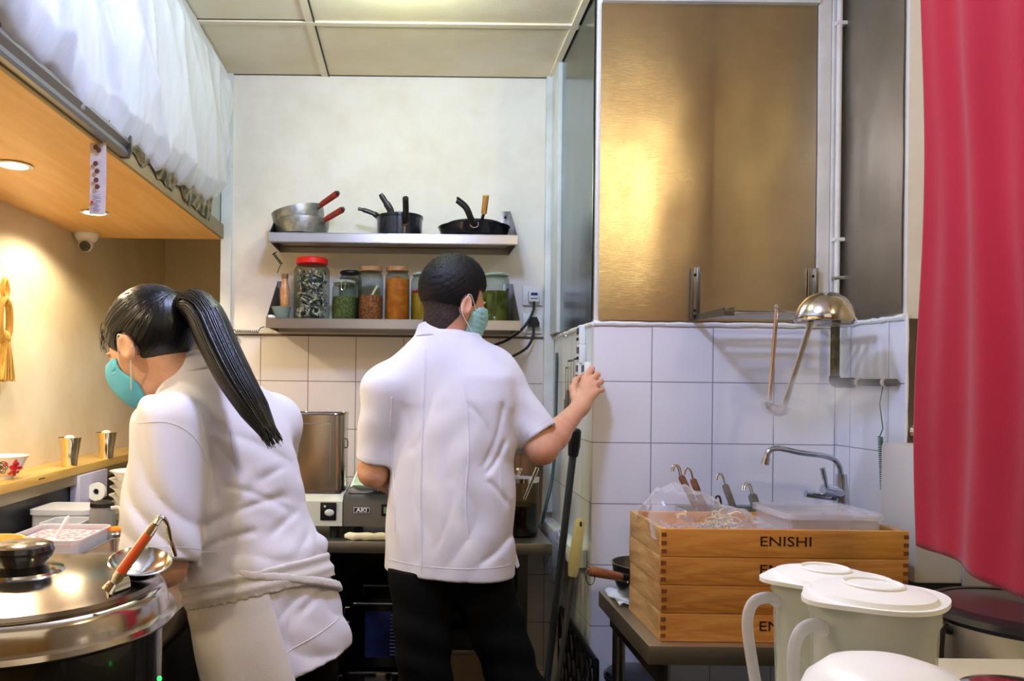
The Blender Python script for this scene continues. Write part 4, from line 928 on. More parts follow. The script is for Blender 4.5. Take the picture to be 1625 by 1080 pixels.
t = thing('spice_jar', 'low steel spice jar with bright orange powder on the prep counter', 'jar', (-.885, 2.36, ZN))
MB().lathe([(.001, 0), (.030, 0), (.031, .03), (.028, .034), (.028, .04), (.0005, .04)], (-.885, 2.36, ZN), 28).build('jar_body', m_steelsm, t)
MB().lathe([(.001, .040), (.027, .040), (.026, .046), (.001, .050)], (-.885, 2.36, ZN), 28).build('orange_powder', mat('orange_powder', (236, 130, 30), .7), t)
c = Vector((-.905, 2.60, ZN))
for i in range(6):
    o = MB().lathe([(.001, 0), (.036, 0), (.038, .006), (.062, .030), (.074, .052), (.086, .060), (.088, .062), (.084, .062), (.070, .052), (.001, .010)], c+Vector((.002*math.sin(i*3), .002*math.cos(i*2), .026*i-.0)), 40).build('white_bowl', m_porc)
    tag(o, ['bottom', 'second lowest', 'third lowest', 'third from the top', 'second from the top', 'topmost'][i]+' white flared bowl in the stack by the woman\'s arm', 'bowl', 'stacked white bowls')
t = bx('steel_insert', 'shallow steel gastronorm tray on the prep counter beside the pickles', 'tray', -.87, -.70, 2.05, 2.31, ZN, ZN+.022, m_steelsm, None)
tag(MB().lathe([(.001, 0), (.018, 0), (.034, .012), (.038, .016), (.034, .016), (.001, .005)], (-.735, 1.98, ZN), 32).build('white_dish', m_porc), 'small white dish on the prep counter beside the woman\'s sleeve', 'dish')
c = P(-14, 862, 1.95); c = Vector((c.x, 1.95, ZN)); t = thing('wooden_tub', 'pale wooden tub at the left picture edge behind the soup warmer', 'tub', c)
MB().lathe([(.001, 0), (.066, 0), (.076, .085), (.079, .088), (.070, .088), (.060, .01), (.001, .01)], c, 40).build('tub_body', wood_mat('pale_wood', (236, 200, 110), (222, 176, 84), 'z', 1, .4), t)
# soup warmer
c = Vector((-.494, 1.0, .85)); t = thing('soup_warmer', 'large round black soup warmer with steel rim and lid in the left foreground', 'soup warmer', c)
o3 = (c.x, c.y, 0)
MB().lathe([(.160, .85), (.170, .862), (.172, 1.098), (.001, 1.1)], o3, 64).build('warmer_body', mat('warmer_black', (26, 24, 22), .25, coat=.4), t)
m_soup = mat('soup_steel', (206, 196, 180), .14, metal=1, bump=.00012, bscale=14)
MB().lathe([(.172, 1.092), (.186, 1.096), (.190, 1.101), (.188, 1.107), (.180, 1.109), (.177, 1.128), (.174, 1.134), (.168, 1.138), (.160, 1.139), (.158, 1.134)], o3, 80).build('rim_ring', m_soup, t)
lid = MB().lathe([(.166, 1.137), (.168, 1.141), (.166, 1.146), (.150, 1.148), (.10, 1.156), (.052, 1.160), (.001, 1.162), (.001, 1.158), (.15, 1.143), (.160, 1.137)], o3, 80).build('lid', mat('lid_steel', (150, 140, 130), .2, metal=1, bump=.0002, bscale=20), t)
MB().lathe([(.053, 1.158), (.050, 1.163), (.034, 1.168), (.001, 1.169)], o3, 48).build('knob_plate', m_steelsm, lid)
MB().lathe([(.026, 1.164), (.027, 1.168), (.036, 1.178), (.0395, 1.187), (.037, 1.193), (.030, 1.1955), (.001, 1.1965)], o3, 48).build('lid_knob', mat('knob_black', (34, 32, 30), .2, coat=.6), lid)
MB().sphere(P(253, 1076, .92), .003, 8).build('power_light', mat('green_led', (40, 230, 90), emit=(40, 255, 90), estr=3), t)
tag(MB().bb(-.72, -.34, .80, 1.2, 0, .849, bev=.005).build('warmer_stand', m_dark), 'dark stand carrying the soup warmer, below the picture edge', 'stand')
# ladle on the warmer lid
t = thing('serving_ladle', 'ladle with an orange-red hooked handle resting on the soup warmer lid', 'ladle', P(200, 925, .97))
bc = P(213, 914, 1.0); bc.z = 1.175
b = MB()
prof = [(.004, -.020), (.018, -.018), (.030, -.010), (.0375, .0), (.0395, .001), (.0375, .002), (.029, -.007), (.001, -.016)]
b.lathe(prof, bc+Vector((.004, .01, -.004)), 36, Matrix.Rotation(.25, 3, 'X') @ Matrix.Rotation(.12, 3, 'Y')); b.build('ladle_bowl', m_steelsm, t)
pa, pb, pc_, pd = P(170, 938, .905), P(246, 832, .93), P(262, 826, .94), P(277, 880, .95)
k = MB(); k.tube([pa, pa.lerp(pb, .12)], [.010, .007], 12, flat=.4, up=(1, 0, .6)); k.build('ladle_shank', m_steelsm, t)
k = MB(); k.tube([pa.lerp(pb, .12), pa.lerp(pb, .2), pb.lerp(pa, .1), pb], [.0055, .0085, .0075, .006], 12, flat=.35, up=(1, 0, .6)); k.build('handle', m_steelsm, t)
k = MB(); e_ = Vector((0, -.0026, 0)); k.tube([pa.lerp(pb, .28)+e_, pb.lerp(pa, .14)+e_], [.0062, .0055], 10, flat=.3, up=(1, 0, .6)); k.build('orange_inlay', mat('orange_inlay', (226, 84, 30), .35), t)
k = MB(); k.tube(bez([pb, pb.lerp(pc_, .6)+Vector((0, 0, .006)), pc_+Vector((.002, 0, -.003)), pc_.lerp(pd, .5), pd], 6), [.006]*12+[.0055]*8+[.007]*5, 12, flat=.5, up=(1, 0, .6)); k.build('hook', m_steelsm, t)
k = MB(); k.tube([P(205, 925, .93), pa], [.009, .009], 12, flat=.3); k.build('neck', m_steelsm, t)
# ================================================================= RIGHT SIDE
# trunking and pipes in the corner of the pillar
m_pipe = mat('white_pipe', (224, 224, 222), .4, col2=(206, 204, 198), nscale=6)
def vx(px, Y=2.575): return P(px, 300, Y).x
t = thing('cable_trunking', 'wide white cable trunking running up beside the big steel sheet', 'trunking', (vx(1303), 2.57, 1.64), 'white conduits')
MB().bb(vx(1294.5), vx(1313), 2.560, YP-.001, 1.64, CZ-.002, bev=.002).build('trunk_body', m_pipe, t)
t = thing('cable_trunking', 'slimmer white trunking right of the wide one', 'trunking', (vx(1319), 2.57, 1.64), 'white conduits')
MB().bb(vx(1313.8), vx(1325), 2.553, YP-.001, 1.64, CZ-.002, bev=.002).build('trunk_body', m_pipe, t)
t = thing('water_pipe', 'thin white vertical pipe with clamps at the pillar corner', 'pipe', (vx(1330), 2.54, 1.6), 'white conduits')
xp = vx(1329.5, 2.54); MB().tube([(xp, 2.54, CZ-.002), (xp, 2.54, 1.70), (xp-.004, 2.54, 1.665), (xp-.012, 2.54, 1.64)], .0085, 14).build('pipe_body', m_pipe, t)
for py in (37, 380, 441):
    z = P(1330, py, 2.54).z; MB().box((xp+.008, 2.542, z), (.040, .022, .012), bev=.002).build('clamp', m_steel if py == 441 else m_pipe, t)
t = thing('drain_pipe', 'dark greasy vertical pipe turning into a horizontal pipe on the tiled return', 'pipe', (1.34, 2.5, 1.42))
xa = P(1325, 560, 2.5).x; zh = P(1335, 606, 2.5).z
MB().tube([(xa, 2.5, 1.63), (xa, 2.5, zh+.015)], .0135, 16).build('vertical_run', mat('greasy_pipe', (110, 104, 78), .35, metal=.6, col2=(70, 64, 48), nscale=30), t)
MB().tube(bez([(xa, 2.5, zh+.02), (xa+.002, 2.5, zh), (xa+.02, 2.48, zh-.002), (xa+.03, 2.45, zh-.002)], 4), .016, 14).build('elbow', m_rub, t)
mpp = mat('grey_pipe', (112, 110, 108), .5, metal=.3)
MB().tube([(xa+.03, 2.45, zh-.002), (XR-.016, 2.40, zh-.001), (XR-.016, 2.24, zh-.002)], .0105, 14).build('horizontal_run', mpp, t)
for y in (2.42, 2.285): MB().lathe([(.0105, -.006), (.0145, -.006), (.0145, .006), (.0105, .006)], (XR-.016, y, zh-.001), 16, Matrix.Rotation(PI/2, 3, 'X'), cap=False).build('white_clip', m_pipe, t)
coil(P(1397, 692, 2.3), P(1401, 778, 2.3), 26, .0062, .0017, [P(1401, 612, 2.3), P(1396, 640, 2.3), P(1401, 680, 2.3), P(1397, 690, 2.3)], [P(1406, 786, 2.3), P(1404, 800, 2.3)], 'green coiled cord hanging on the tiled return at the right', m=mat('bottle_green_cord', (40, 96, 70), .35))
# wall rack
t = thing('wall_rack', 'steel wall rack with slats fixed over the bottom of the big steel sheet', 'rack', (1.1, 2.45, 1.62))
xl, xr = P(1101, 470, 2.56).x, P(1287, 470, 2.56).x; yf, zr = 2.30, P(1155, 493, 2.30).z
for x in (xl, xr):
    k = MB(); k.bb(x-.010, x+.013, 2.553, 2.562, 1.627, P(1101, 424, 2.56).z, bev=.001); pl = k.build('upright_plate', m_steel, t)
    k = MB(); k.bb(x-.0115, x-.0065, 2.540, 2.5535, 1.627, P(1101, 424, 2.56).z, bev=.001); k.bb(x+.0105, x+.0145, 2.540, 2.5535, 1.627, P(1101, 424, 2.56).z, bev=.001); k.build('flange', m_steeld, t)
    k = MB(); k.sphere((x+.001, 2.551, 1.77), .005, 10); k.sphere((x+.001, 2.551, 1.655), .005, 10); k.build('bolt', m_dark, pl)
    k = MB(); k.prism([(2.555, 1.622), (2.555, 1.640), (yf, zr+.010), (yf, zr-.014)], (x-.002, 0, 0), UY, UZ, UX, .004); k.build('arm', m_steeld, t)
MB().box((xl+.012, yf, zr-.001), (.028, .006, .026), bev=.001).build('arm_end', m_steeld, t)
for i in range(5):
    f_ = i/5; y = yf+.03+(.21)*f_; MB().box(((xl+xr)/2, y, zr-.004+(1.632-zr)*f_*.6), (xr-xl, .022, .004), bev=.001).build('slat', m_steel, t)
MB().tube([(xl, yf, zr), (xr, yf, zr)], .0035, 8).build('front_rail', m_steelsm, t)
# ladles
a = P(1233, 489, yf-.012); b_ = P(1221, 640, yf-.02)
t = thing('hanging_ladle', 'slim ladle with a coppery rod hanging from the rack rail', 'ladle', b_, 'ladles on the wall rack')
k = MB(); k.tube([a, a.lerp(b_, .97)], [.0065, .0055], 12, flat=.5, up=(1, 0, 0)); k.build('rod', mat('coppery_steel', (206, 180, 164), .2, metal=1), t)
k = MB(); k.tube(bez([a, a+Vector((0, .004, .010)), (a.x, yf+.004, zr+.008), (a.x, yf+.009, zr-.004)], 4), .0035, 8); k.build('hook', m_steelsm, t)
bc = P(1231, 653, yf-.02); MB().lathe([(.001, -.024), (.022, -.021), (.036, -.010), (.042, .004), (.043, .006), (.040, .005), (.001, -.018)], bc+Vector((0, 0, .012)), 36, Matrix.Rotation(.25, 3, 'Y')).build('ladle_bowl', m_steelsm, t)
dc = P(1309, 512, 2.215); r = 44*2.215/F
t = thing('big_ladle', 'large shiny ladle bowl turned upside down over the rack, handle hanging to the left', 'ladle', dc, 'ladles on the wall rack')
MB().lathe([(r*1.0, 0), (r*1.02, .003), (r*.985, .022), (r*.88, .046), (r*.68, .068), (r*.40, .082), (.001, .088), (.001, .085), (r*.38, .079), (r*.86, .044), (r*.97, .0)], dc, 48, Matrix.Rotation(.04, 3, 'Y')).build('ladle_bowl', mat('mirror_steel', (210, 206, 200), .13, metal=1, bump=.0002, bscale=30), t)
a = P(1287, 510, 2.215); b_ = P(1246, 640, 2.24); MB().tube([a, a.lerp(b_, .5), b_, b_.lerp(a, -.08)], [.009, .0075, .009, .006], 12, flat=.4, up=(1, 0, 0)).build('handle', m_steel, t)
MB().bb(dc.x+.02, dc.x+.075, 2.215, 2.30, dc.z-.004, dc.z+.006).build('hook_plate', m_steel, t)
# table
ZT = .78; xt0, xt1, yt0, yt1 = .576, 1.262, 1.90, 2.41
t = thing('steel_table', 'stainless steel table carrying the wooden boxes', 'table', (.97, 2.15, 0))
MB().bb(xt0, xt1, yt0, yt1, ZT-.046, ZT, bev=.002).build('table_top', brushed('table_steel', (190, 180, 156), .42, scale=(.02, 1, 1)), t)
for x in (xt0+.05, xt1-.03):
    for y in (yt0+.05, yt1-.05): MB().tube([(x, y, 0), (x, y, ZT-.046)], .019, 16).build('leg', m_steel, t)
for y in (yt0+.05, yt1-.05): MB().bb(xt0+.05, xt1-.03, y-.012, y+.012, .15, .175).build('stretcher', m_steeld, t)
MB().bb(xt0+.03, xt0+.045, yt0+.02, yt1-.02, ZT-.10, ZT-.046).build('side_rail', m_steeld, t)
# boxes
xb0, xb1, yb0, yb1 = .614, 1.2215, 1.932, 2.212; HB = .0693
wd = [((214, 152, 74), (186, 120, 52)), ((206, 146, 66), (170, 106, 42)), ((212, 152, 72), (180, 114, 46)), ((220, 158, 72), (198, 130, 54))]
m_ink = mat('burnt_ink', (44, 16, 14), .6); m_pin = mat('end_grain', (120, 70, 34), .7)
for i in range(4):
    z0 = ZT+.001+HB*i; z1 = z0+HB-.0012; th = .014
    wf = wood_mat('box_wood_%s' % 'abcd'[i], wd[i][0], wd[i][1], 'x', 1.1, .42, 1.2); ws = wood_mat('box_side_%s' % 'abcd'[i], (196, 158, 104), (160, 118, 66), 'y', 1.2, .6, 1.4)
    t = thing('noodle_box', ['bottom', 'third from top', 'second from top', 'topmost'][i]+' shallow wooden noodle box lettered ENISHI in the stack of four', 'box', ((xb0+xb1)/2, (yb0+yb1)/2, z0), 'stacked wooden noodle boxes')
    dx = (.0, .0015, -.001, .0)[i]
    MB().bb(xb0+dx, xb1+dx, yb0, yb0+th, z0, z1, bev=.0015).build('front_board', wf, t)
    MB().bb(xb0+dx, xb1+dx, yb1-th, yb1, z0, z1, bev=.0015).build('back_board', wf, t)
    MB().bb(xb0+dx-.0004, xb0+dx+th, yb0+th-.002, yb1-th+.002, z0, z1, bev=.001).build('side_board', ws, t)
    MB().bb(xb1+dx-th, xb1+dx+.0004, yb0+th-.002, yb1-th+.002, z0, z1, bev=.001).build('side_board', ws, t)
    MB().bb(xb0+dx+th, xb1+dx-th, yb0+th, yb1-th, z0, z0+.006).build('bottom_board', wf, t)
    for s in (xb0+dx+.0065, xb1+dx-.0065):
        for j in range(3): MB().box((s, yb0-.0002, z0+HB*(.2+.29*j)), (.0125, .0014, .0095)).build('finger_joint', m_pin, t)
    q = P(1247+(0, 0, 0, 0)[i], 862, yb0); text('ENISHI', .034, UX, UZ, (q.x, yb0-.0006, z0+HB*.56), .0006, m_ink, 'lettering', t, 1.30)
# frosted tub in the top box
zb = ZT+.001+HB*3+.007
m_frost = mat('frosted_tub', (234, 232, 240), .2, alpha=.30, coat=.3)
x0, x1, y0, y1 = .935, 1.190, 1.965, 2.18
t = thing('frosted_tub', 'frosted clear plastic tub standing in the topmost wooden box', 'tub', ((x0+x1)/2, 2.07, zb))
b = MB(); shell(b, rrect(x0+.008, x1-.008, y0+.008, y1-.008, .02), zb, 1.083, .002); b.build('tub_body', m_frost, t)
b = MB(); shell(b, rrect(x0, x1, y0, y1, .026), 1.076, 1.090, .010, .001); b.build('tub_rim', m_frost, t)
# noodles and bag
k = MB()
for i in range(150):
    bx_, by_ = random.gauss(.815, .035), random.uniform(1.98, 2.10); bx_ = min(max(bx_, .70), .90)
    hz = zb+.014+.078*math.exp(-((bx_-.812)/.034)**2)*random.random(); a = random.uniform(0, PI); L = random.uniform(.016, .034)
    pts = [Vector((bx_+L*math.cos(a)*s+.006*math.sin(3*s+i), by_+L*math.sin(a)*s*.6, hz+.006*math.cos(2.5*s+i))) for s in np.linspace(-1, 1, 7)]
    k.tube(pts, .0021, 5)
o = k.build('raw_noodles', mat('noodle', (232, 220, 186), .6)); tag(o, 'heap of pale raw noodles in the topmost wooden box, under the plastic film', 'noodles', kind='stuff')
def crumple(p, a, f):
    return a*(abs(noise.noise(p*f))-.25)+a*.5*(abs(noise.noise(p*f*2.3+Vector((7, 1, 3))))-.25)
def film(u, v):
    # ridge falling from the puffy left end to the right along the box
    x = .618+.335*u
    ridge = float(np.interp(u, [0, .08, .25, .42, .6, .8, 1], [1.085, 1.135, 1.148, 1.138, 1.105, 1.075, 1.052]))
    s = v*2-1; y = 2.055+.095*s*(1-.25*u); z = 1.045+(ridge-1.045)*max(0, 1-abs(s)**2.2)
    if u < .12 and s < -.3: z -= (.12-u)*.35*(-s)
    if v < .06: z -= .004
    p = Vector((x, y, z)); d = crumple(p, .030, 11); q = crumple(p+Vector((3, 3, 3)), .016, 19)
    return Vector((x-.01+q*.7, y+d*.6, max(z+d*1.0+q*.5, zb+.03)))
m_film2 = glass_mat('crinkly_film', (244, 244, 250), .10, .12)
b = MB(); b.grid(film, 90, 60); tag(b.build('plastic_film_bag', m_film2, smooth=25, fix=False), 'crinkled clear plastic bag lying open over the noodles in the top box', 'bag')
b = MB(); b.grid(lambda u, v: Vector((.626+.26*u, 1.95+.14*v, 1.030+.018*math.sin(u*9+v*5)+crumple(Vector((u*.3, v*.2, 0)), .04, 24)+.004)), 60, 30)
tag(b.build('plastic_film_bag', m_film2, smooth=25, fix=False), 'flat crinkled inner plastic bag lying low in the topmost box', 'bag')
# noodle cooker behind and its strainer handles
t = thing('noodle_cooker', 'steel noodle cooker hidden behind the wooden boxes, holding the strainers', 'cooker', (1.0, 2.31, ZT))
b = MB(); shell(b, rrect(.80, 1.21, 2.225, 2.405, .012), ZT, 1.045, .003); b.build('cooker_body', m_steel, t)
MB().bb(.806, 1.204, 2.231, 2.399, ZT+.004, 1.0).build('cooking_water', mat('water', (170, 180, 176), .05), t)
m_handb = wood_mat('dark_handle_wood', (112, 66, 40), (84, 48, 30), 'z', 3); m_handg = mat('grey_handle', (112, 108, 100), .5, col2=(88, 84, 76), nscale=30)
hs = [((1080, 754), (1092, 778), m_handb, .0085, 'strainer with a brown handle and double wire hook, leftmost of the row'), ((1099, 759), (1110, 786), m_handb, .0085, 'strainer with a brown handle, second from the left'),
      ((1150, 768), (1164, 806), m_handg, .0085, 'strainer with a long grey handle and single hook in the middle of the row'), ((1193, 783), (1203, 815), m_handg, .0115, 'strainer with a wide grey handle, rightmost and closest to the frosted tub')]
for i, (a, b_, m_, w_, lb_) in enumerate(hs):
    A, B = P(*a, 2.30), P(*b_, 2.29); d = (B-A).normalized(); B = A+d*((A.z-.95)/-d.z if d.z < 0 else .1)
    t = thing('noodle_strainer', lb_, 'strainer', B, 'noodle strainers behind the boxes')
    MB().tube([A, A+d*.006, A+d*.09, A+d*.10], [w_*.7, w_*1.2, w_*1.2, w_], 12, flat=.55, up=(1, 0, 0)).build('handle', m_, t)
    MB().tube([A+d*.10, B], .003, 8).build('shaft', m_steelsm, t)
    MB().lathe([(.030, .02), (.029, -.03), (.018, -.055), (.001, -.06)], (min(max(B.x, .84), 1.17), 2.31, .985), 20, cap=False).build('basket', m_steeld, t)
    k = MB()
    for s in ((-.003, .003) if i in (0, 3) else (0,)):
        k.tube(bez([A+Vector((s+.002, 0, -.002)), A+Vector((s-.004, 0, .020)), A+Vector((s-.012, 0, .030)), A+Vector((s-.022, -.002, .026)), A+Vector((s-.026, -.004, .012))], 5), .0022 if i in (0, 3) else .003, 8)
    k.build('wire_hook', m_steelsm, t)
A = P(1140, 790, 2.30); t = thing('noodle_strainer', 'low black hooked strainer handle between the brown and grey handled ones', 'strainer', A, 'noodle strainers behind the boxes')
MB().tube(bez([A+Vector((.012, 0, -.05)), A+Vector((.008, 0, -.015)), A+Vector((.003, 0, .004)), A+Vector((-.006, 0, .004)), A+Vector((-.009, 0, -.010)), A+Vector((0, 0, -.016))], 5), .0028, 8).build('wire_hook', m_rub, t)
MB().tube([A+Vector((.012, 0, -.05)), A+Vector((.02, 0, -.14))], .003, 8).build('shaft', m_steelsm, t)
# faucet
Yf = 2.43; t = thing('faucet', 'chrome swivel faucet with a long curved spout at the tiled return', 'faucet', P(1336, 795, Yf))
mc = mat('chrome', (200, 205, 215), .08, metal=1)
MB().tube([P(1338, 900, Yf), P(1337, 800, Yf), P(1335, 752, Yf)], [.020, .021, .016], 18).build('faucet_body', mc, t)
MB().tube(bez([P(1335, 760, Yf), P(1331, 738, Yf-.005), P(1315, 725, Yf-.01), P(1270, 718, Yf-.02), P(1235, 711, Yf-.03), P(1220, 716, Yf-.03), P(1216, 728, Yf-.03)], 7), .0085, 14).build('spout', mc, t)
MB().tube([P(1216, 727, Yf-.03), P(1214, 737, Yf-.03)], .0115, 14).build('nozzle', mc, t)
MB().tube([P(1337, 782, Yf), P(1306, 776, Yf-.01)], [.019, .016], 16).build('valve', mc, t)
MB().tube(bez([P(1313, 777, Yf-.02), P(1309, 760, Yf-.025), P(1305, 742, Yf-.03)], 5), [.006]*5+[.0075]*5+[.009], 12, flat=.6).build('lever', mc, t)
MB().tube([P(1278, 783, Yf+.02), P(1330, 790, Yf+.02)], .011, 12).build('inlet', mc, t)
# saucepan, cloth and bin at the table's rear-left corner
c = Vector((.700, 2.325, ZT+.012)); t = thing('saucepan_wood', 'hammered steel saucepan with a brown wooden handle on the table corner', 'pan', c); t.name = 'wooden_handled_saucepan'
MB().lathe([(.07, 0), (.086, .008), (.098, .05), (.103, .092), (.105, .094), (.101, .094), (.094, .05), (.080, .012), (.001, .006)], c, 48).build('pan_body', mat('hammered_steel', (150, 146, 138), .3, metal=1, bump=.0012, bscale=70), t)
A, B = P(1000, 918, 2.24), P(934, 905, 2.20)
MB().tube([A, A.lerp(B, .24)], [.012, .0125], 12, flat=.7).build('ferrule', m_blackpl, t)
MB().tube([A.lerp(B, .22), A.lerp(B, .3), A.lerp(B, .95), B], [.0115, .0125, .0145, .012], 16).build('handle', wood_mat('handle_brown', (150, 92, 54), (116, 66, 36), 'x', 3), t)
k = MB(); k.sphere(A+Vector((.001, -.012, .003)), .004, 8); k.sphere(A+Vector((-.010, -.012, -.005)), .004, 8); k.build('rivets', m_steelsm, t)
MB().tube([B+Vector((.004+.012*math.cos(a), -.006, -.016+.022*math.sin(a))) for a in np.linspace(-PI, PI, 22)], .0014, 6).build('hanging_ring', m_steelsm, t)
MB().lathe([(.004, 0), (.008, 0), (.008, .002), (.004, .002), (.004, 0)], B+Vector((-.0025, -.0, 0)), 14, (B-A).normalized().to_track_quat('Z', 'Y').to_matrix(), cap=False).build('end_ring', m_steelsm, t)
b = MB(); b.grid(lambda u, v: Vector((.590+.12*u, 2.225+.17*v, ZT+.003+.007*(1+math.sin(u*11+v*6))*.8+.006*abs(noise.noise(Vector((u*5, v*5, 0)))))), 26, 26, .003)
tag(b.build('folded_cloth', mat('blue_white_cloth', (232, 236, 240), .9, col2=(196, 214, 226), nscale=30), smooth=180), 'pale cloth lying under the wooden-handled saucepan', 'cloth')
c = Vector((.712, 2.468, 0)); t = thing('black_bin', 'black round bin on the floor behind the table leg', 'bin', (c.x, 2.468, 0))
MB().lathe([(.001, 0), (.075, 0), (.095, .48), (.101, .49), (.101, .50), (.09, .50), (.088, .48), (.001, .40)], (c.x, 2.468, 0), 44).build('bin_body', m_blackpl, t)
MB().lathe([(.098, .50), (.09, .512), (.05, .522), (.001, .524)], (c.x, 2.468, 0), 44).build('lid', m_blackpan, t)
# white appliance behind the curtain
x0 = P(1452, 800, 2.05).x; z1 = P(1452, 708, 2.05).z
t = thing('white_appliance', 'white appliance with a flap standing behind the red curtain', 'appliance', (x0+.3, 2.1, .88))
MB().bb(x0, x0+.6, 2.05, YR-.02, .90, z1, bev=.012).build('housing', mat('appliance_white', (206, 202, 194), .45), t)
a, b_ = P(1497, 880, 2.045), P(1545, 925, 2.045); MB().bb(a.x+.05, a.x+.25, 2.042, 2.05, b_.z-.008, b_.z+.06, bev=.002).build('flap', mat('appliance_grey', (180, 174, 164), .45), t)
MB().bb(x0+.02, x0+.58, 2.06, YR-.03, 0, .90).build('plinth', m_dark, t)
c = P(1458, 685, YR-.02); t = thing('round_knob', 'round chrome knob on the brown steel beside the curtain', 'knob', c); t.name = 'wall_dial'
MB().lathe([(.022, 0), (.024, .006), (.018, .016), (.001, .018)], (c.x+.004, YR-.006, c.z), 28, Matrix.Rotation(PI/2, 3, 'X')).build('dial_body', m_steelsm, t)
# red curtain
m_red = mat('red_cloth', (180, 2, 38), .85, col2=(162, 2, 34), nscale=3, nstretch=(1, 1, .3), sheen=.25, bump=.0006, bscale=300)
def cur(u, v):
    Y = 1.725-.315*u; zb_ = 1.052+.012*math.sin(u*5)-.010*u+.012*(1-min(1, u*5))**2; z = zb_+(2.62-zb_)*v
    X = 1.105+(.010*math.sin(u*7+v*1.5)*(.4+.6*(1-v))+.006*math.sin(u*17+v*2.2)+.010*noise.noise(Vector((u*3, v*4, 2))))*min(1, .15+u*3)
    Y += .012*math.sin(v*9+u*3)*(u < .99)
    return Vector((X, Y, z))
t = thing('red_curtain', 'tall plain red cloth curtain hanging at the right edge', 'curtain', (1.105, 1.56, 1.05))
b = MB(); b.grid(cur, 90, 110, .0015); b.build('curtain_cloth', m_red, t, smooth=180, fix=False)
MB().tube([(1.105, 1.36, 2.625), (1.105, 1.80, 2.625)], .011, 12).build('curtain_rod', m_woodledge, t)
struct(MB().bb(1.10, 1.16, 1.28, 1.40, 1.02, CZ).build('trim_12', m_brown))
# ---------------------------------------------------------------- foreground counter
ZFc = .92
t = thing('front_counter', 'pale counter in the right foreground carrying the water pitchers', 'counter', (1.0, .8, 0))
m_fc = mat('pale_counter', (204, 196, 168), .35, col2=(190, 182, 152), nscale=4)
MB().bb(.20, 1.6, .35, 1.27, ZFc-.04, ZFc, bev=.004).build('counter_top', m_fc, t)
MB().bb(.42, 1.58, .40, 1.20, 0, ZFc-.04).build('counter_base', m_dark, t)
tag(MB().bb(.60, 1.5, .92, 1.225, ZFc, .988, bev=.006).build('pale_tray_box', m_fc), 'pale flat box lying behind the pitchers at the bottom right', 'box')
m_pit = mat('pitcher_plastic', (216, 220, 208), .22, alpha=.48, coat=.3)
m_pith = mat('pitcher_handle', (232, 232, 238), .22, alpha=.6, coat=.3); m_pitl = mat('pitcher_lid', (246, 246, 240), .3)
def pitcher(c, r, h, label, lean=0, hang=PI):
    t = thing('water_pitcher', label, 'pitcher', c, 'water pitchers in the foreground'); c = Vector(c)
    MB().lathe([(.001, 0), (r*.80, 0), (r*.83, .006), (r*.965, h*.93), (r*1.0, h*.945), (r*1.0, h), (r*.96, h), (r*.93, h*.93), (r*.80, .010), (.001, .006)], c, 56).build('pitcher_body', m_pit, t)
    MB().lathe([(.001, .008), (r*.79, .008), (r*.90, h*.80), (.001, h*.80)], c, 48).build('water', mat('pitcher_water', (206, 210, 196), .1, alpha=.35), t)
    lid = MB()
    o = []
    hd = Vector((math.cos(hang), math.sin(hang)))
    for k_ in range(48):
        a = 2*PI*k_/48; ex = 0
        ca = math.cos(a-(hang+PI)); ex = .016*max(0, ca)**5
        cb = math.cos(a-hang); ex += .017*max(0, cb)**14
        o.append(((r*1.055+ex)*math.cos(a)+c.x, (r*1.055+ex)*math.sin(a)+c.y))
    lid.prism(o, (0, 0, c.z+h+.001), UX, UY, UZ, .0045)
    lid.lathe([(r*.98, h+.0055), (r*.93, h+.010), (r*.55, h+.0155), (.001, h+.0165)], c, 40)
    lo = lid.build('lid', m_pitl, t)
    MB().tube([c+Vector((r*.45*math.cos(a), r*.45*math.sin(a), h+.0165)) for a in np.linspace(0, 2*PI, 30)], .0022, 6).build('lid_ring', m_pitl, lo)
    hx = lambda d, z: c+Vector((hd.x*d, hd.y*d, z))
    pts = bez([hx(r*.95, h*.90), hx(r+.012, h*.925), hx(r+.030, h*.90), hx(r+.037, h*.80), hx(r+.030, h*.60), hx(r+.020, h*.40), hx(r+.006, h*.22), hx(r*.84, h*.17)], 6)
    k = MB(); k.tube(pts, .0072, 14, flat=.6, up=(0, 0, 1)); k.build('handle', m_pith, t)
cA = P(1384, 1000, .80); pitcher((cA.x, .80, ZFc), .0595, .268, 'nearest translucent white water pitcher, partly covering the other one', hang=math.radians(196))
cB = P(1308, 1000, .96); pitcher((cB.x, .96, ZFc), .060, .247, 'second translucent water pitcher behind, with its handle against the wooden boxes', hang=math.radians(184))
c = P(1412, 1080, .60); c = Vector((c.x, .60, ZFc)); t = thing('white_tub', 'rounded white tub at the bottom edge in front of the nearest pitcher', 'tub', c)
MB().lathe([(.001, 0), (.050, 0), (.058, .20), (.001, .202)], c, 40).build('tub_body', m_pitl, t)
zt = P(1400, 1048, .6).z-ZFc
MB().lathe([(.062, .20), (.068, zt-.060), (.066, zt-.040), (.058, zt-.020), (.044, zt-.007), (.026, zt-.001), (.001, zt)], c, 56).build('rounded_lid', m_pitl, t)
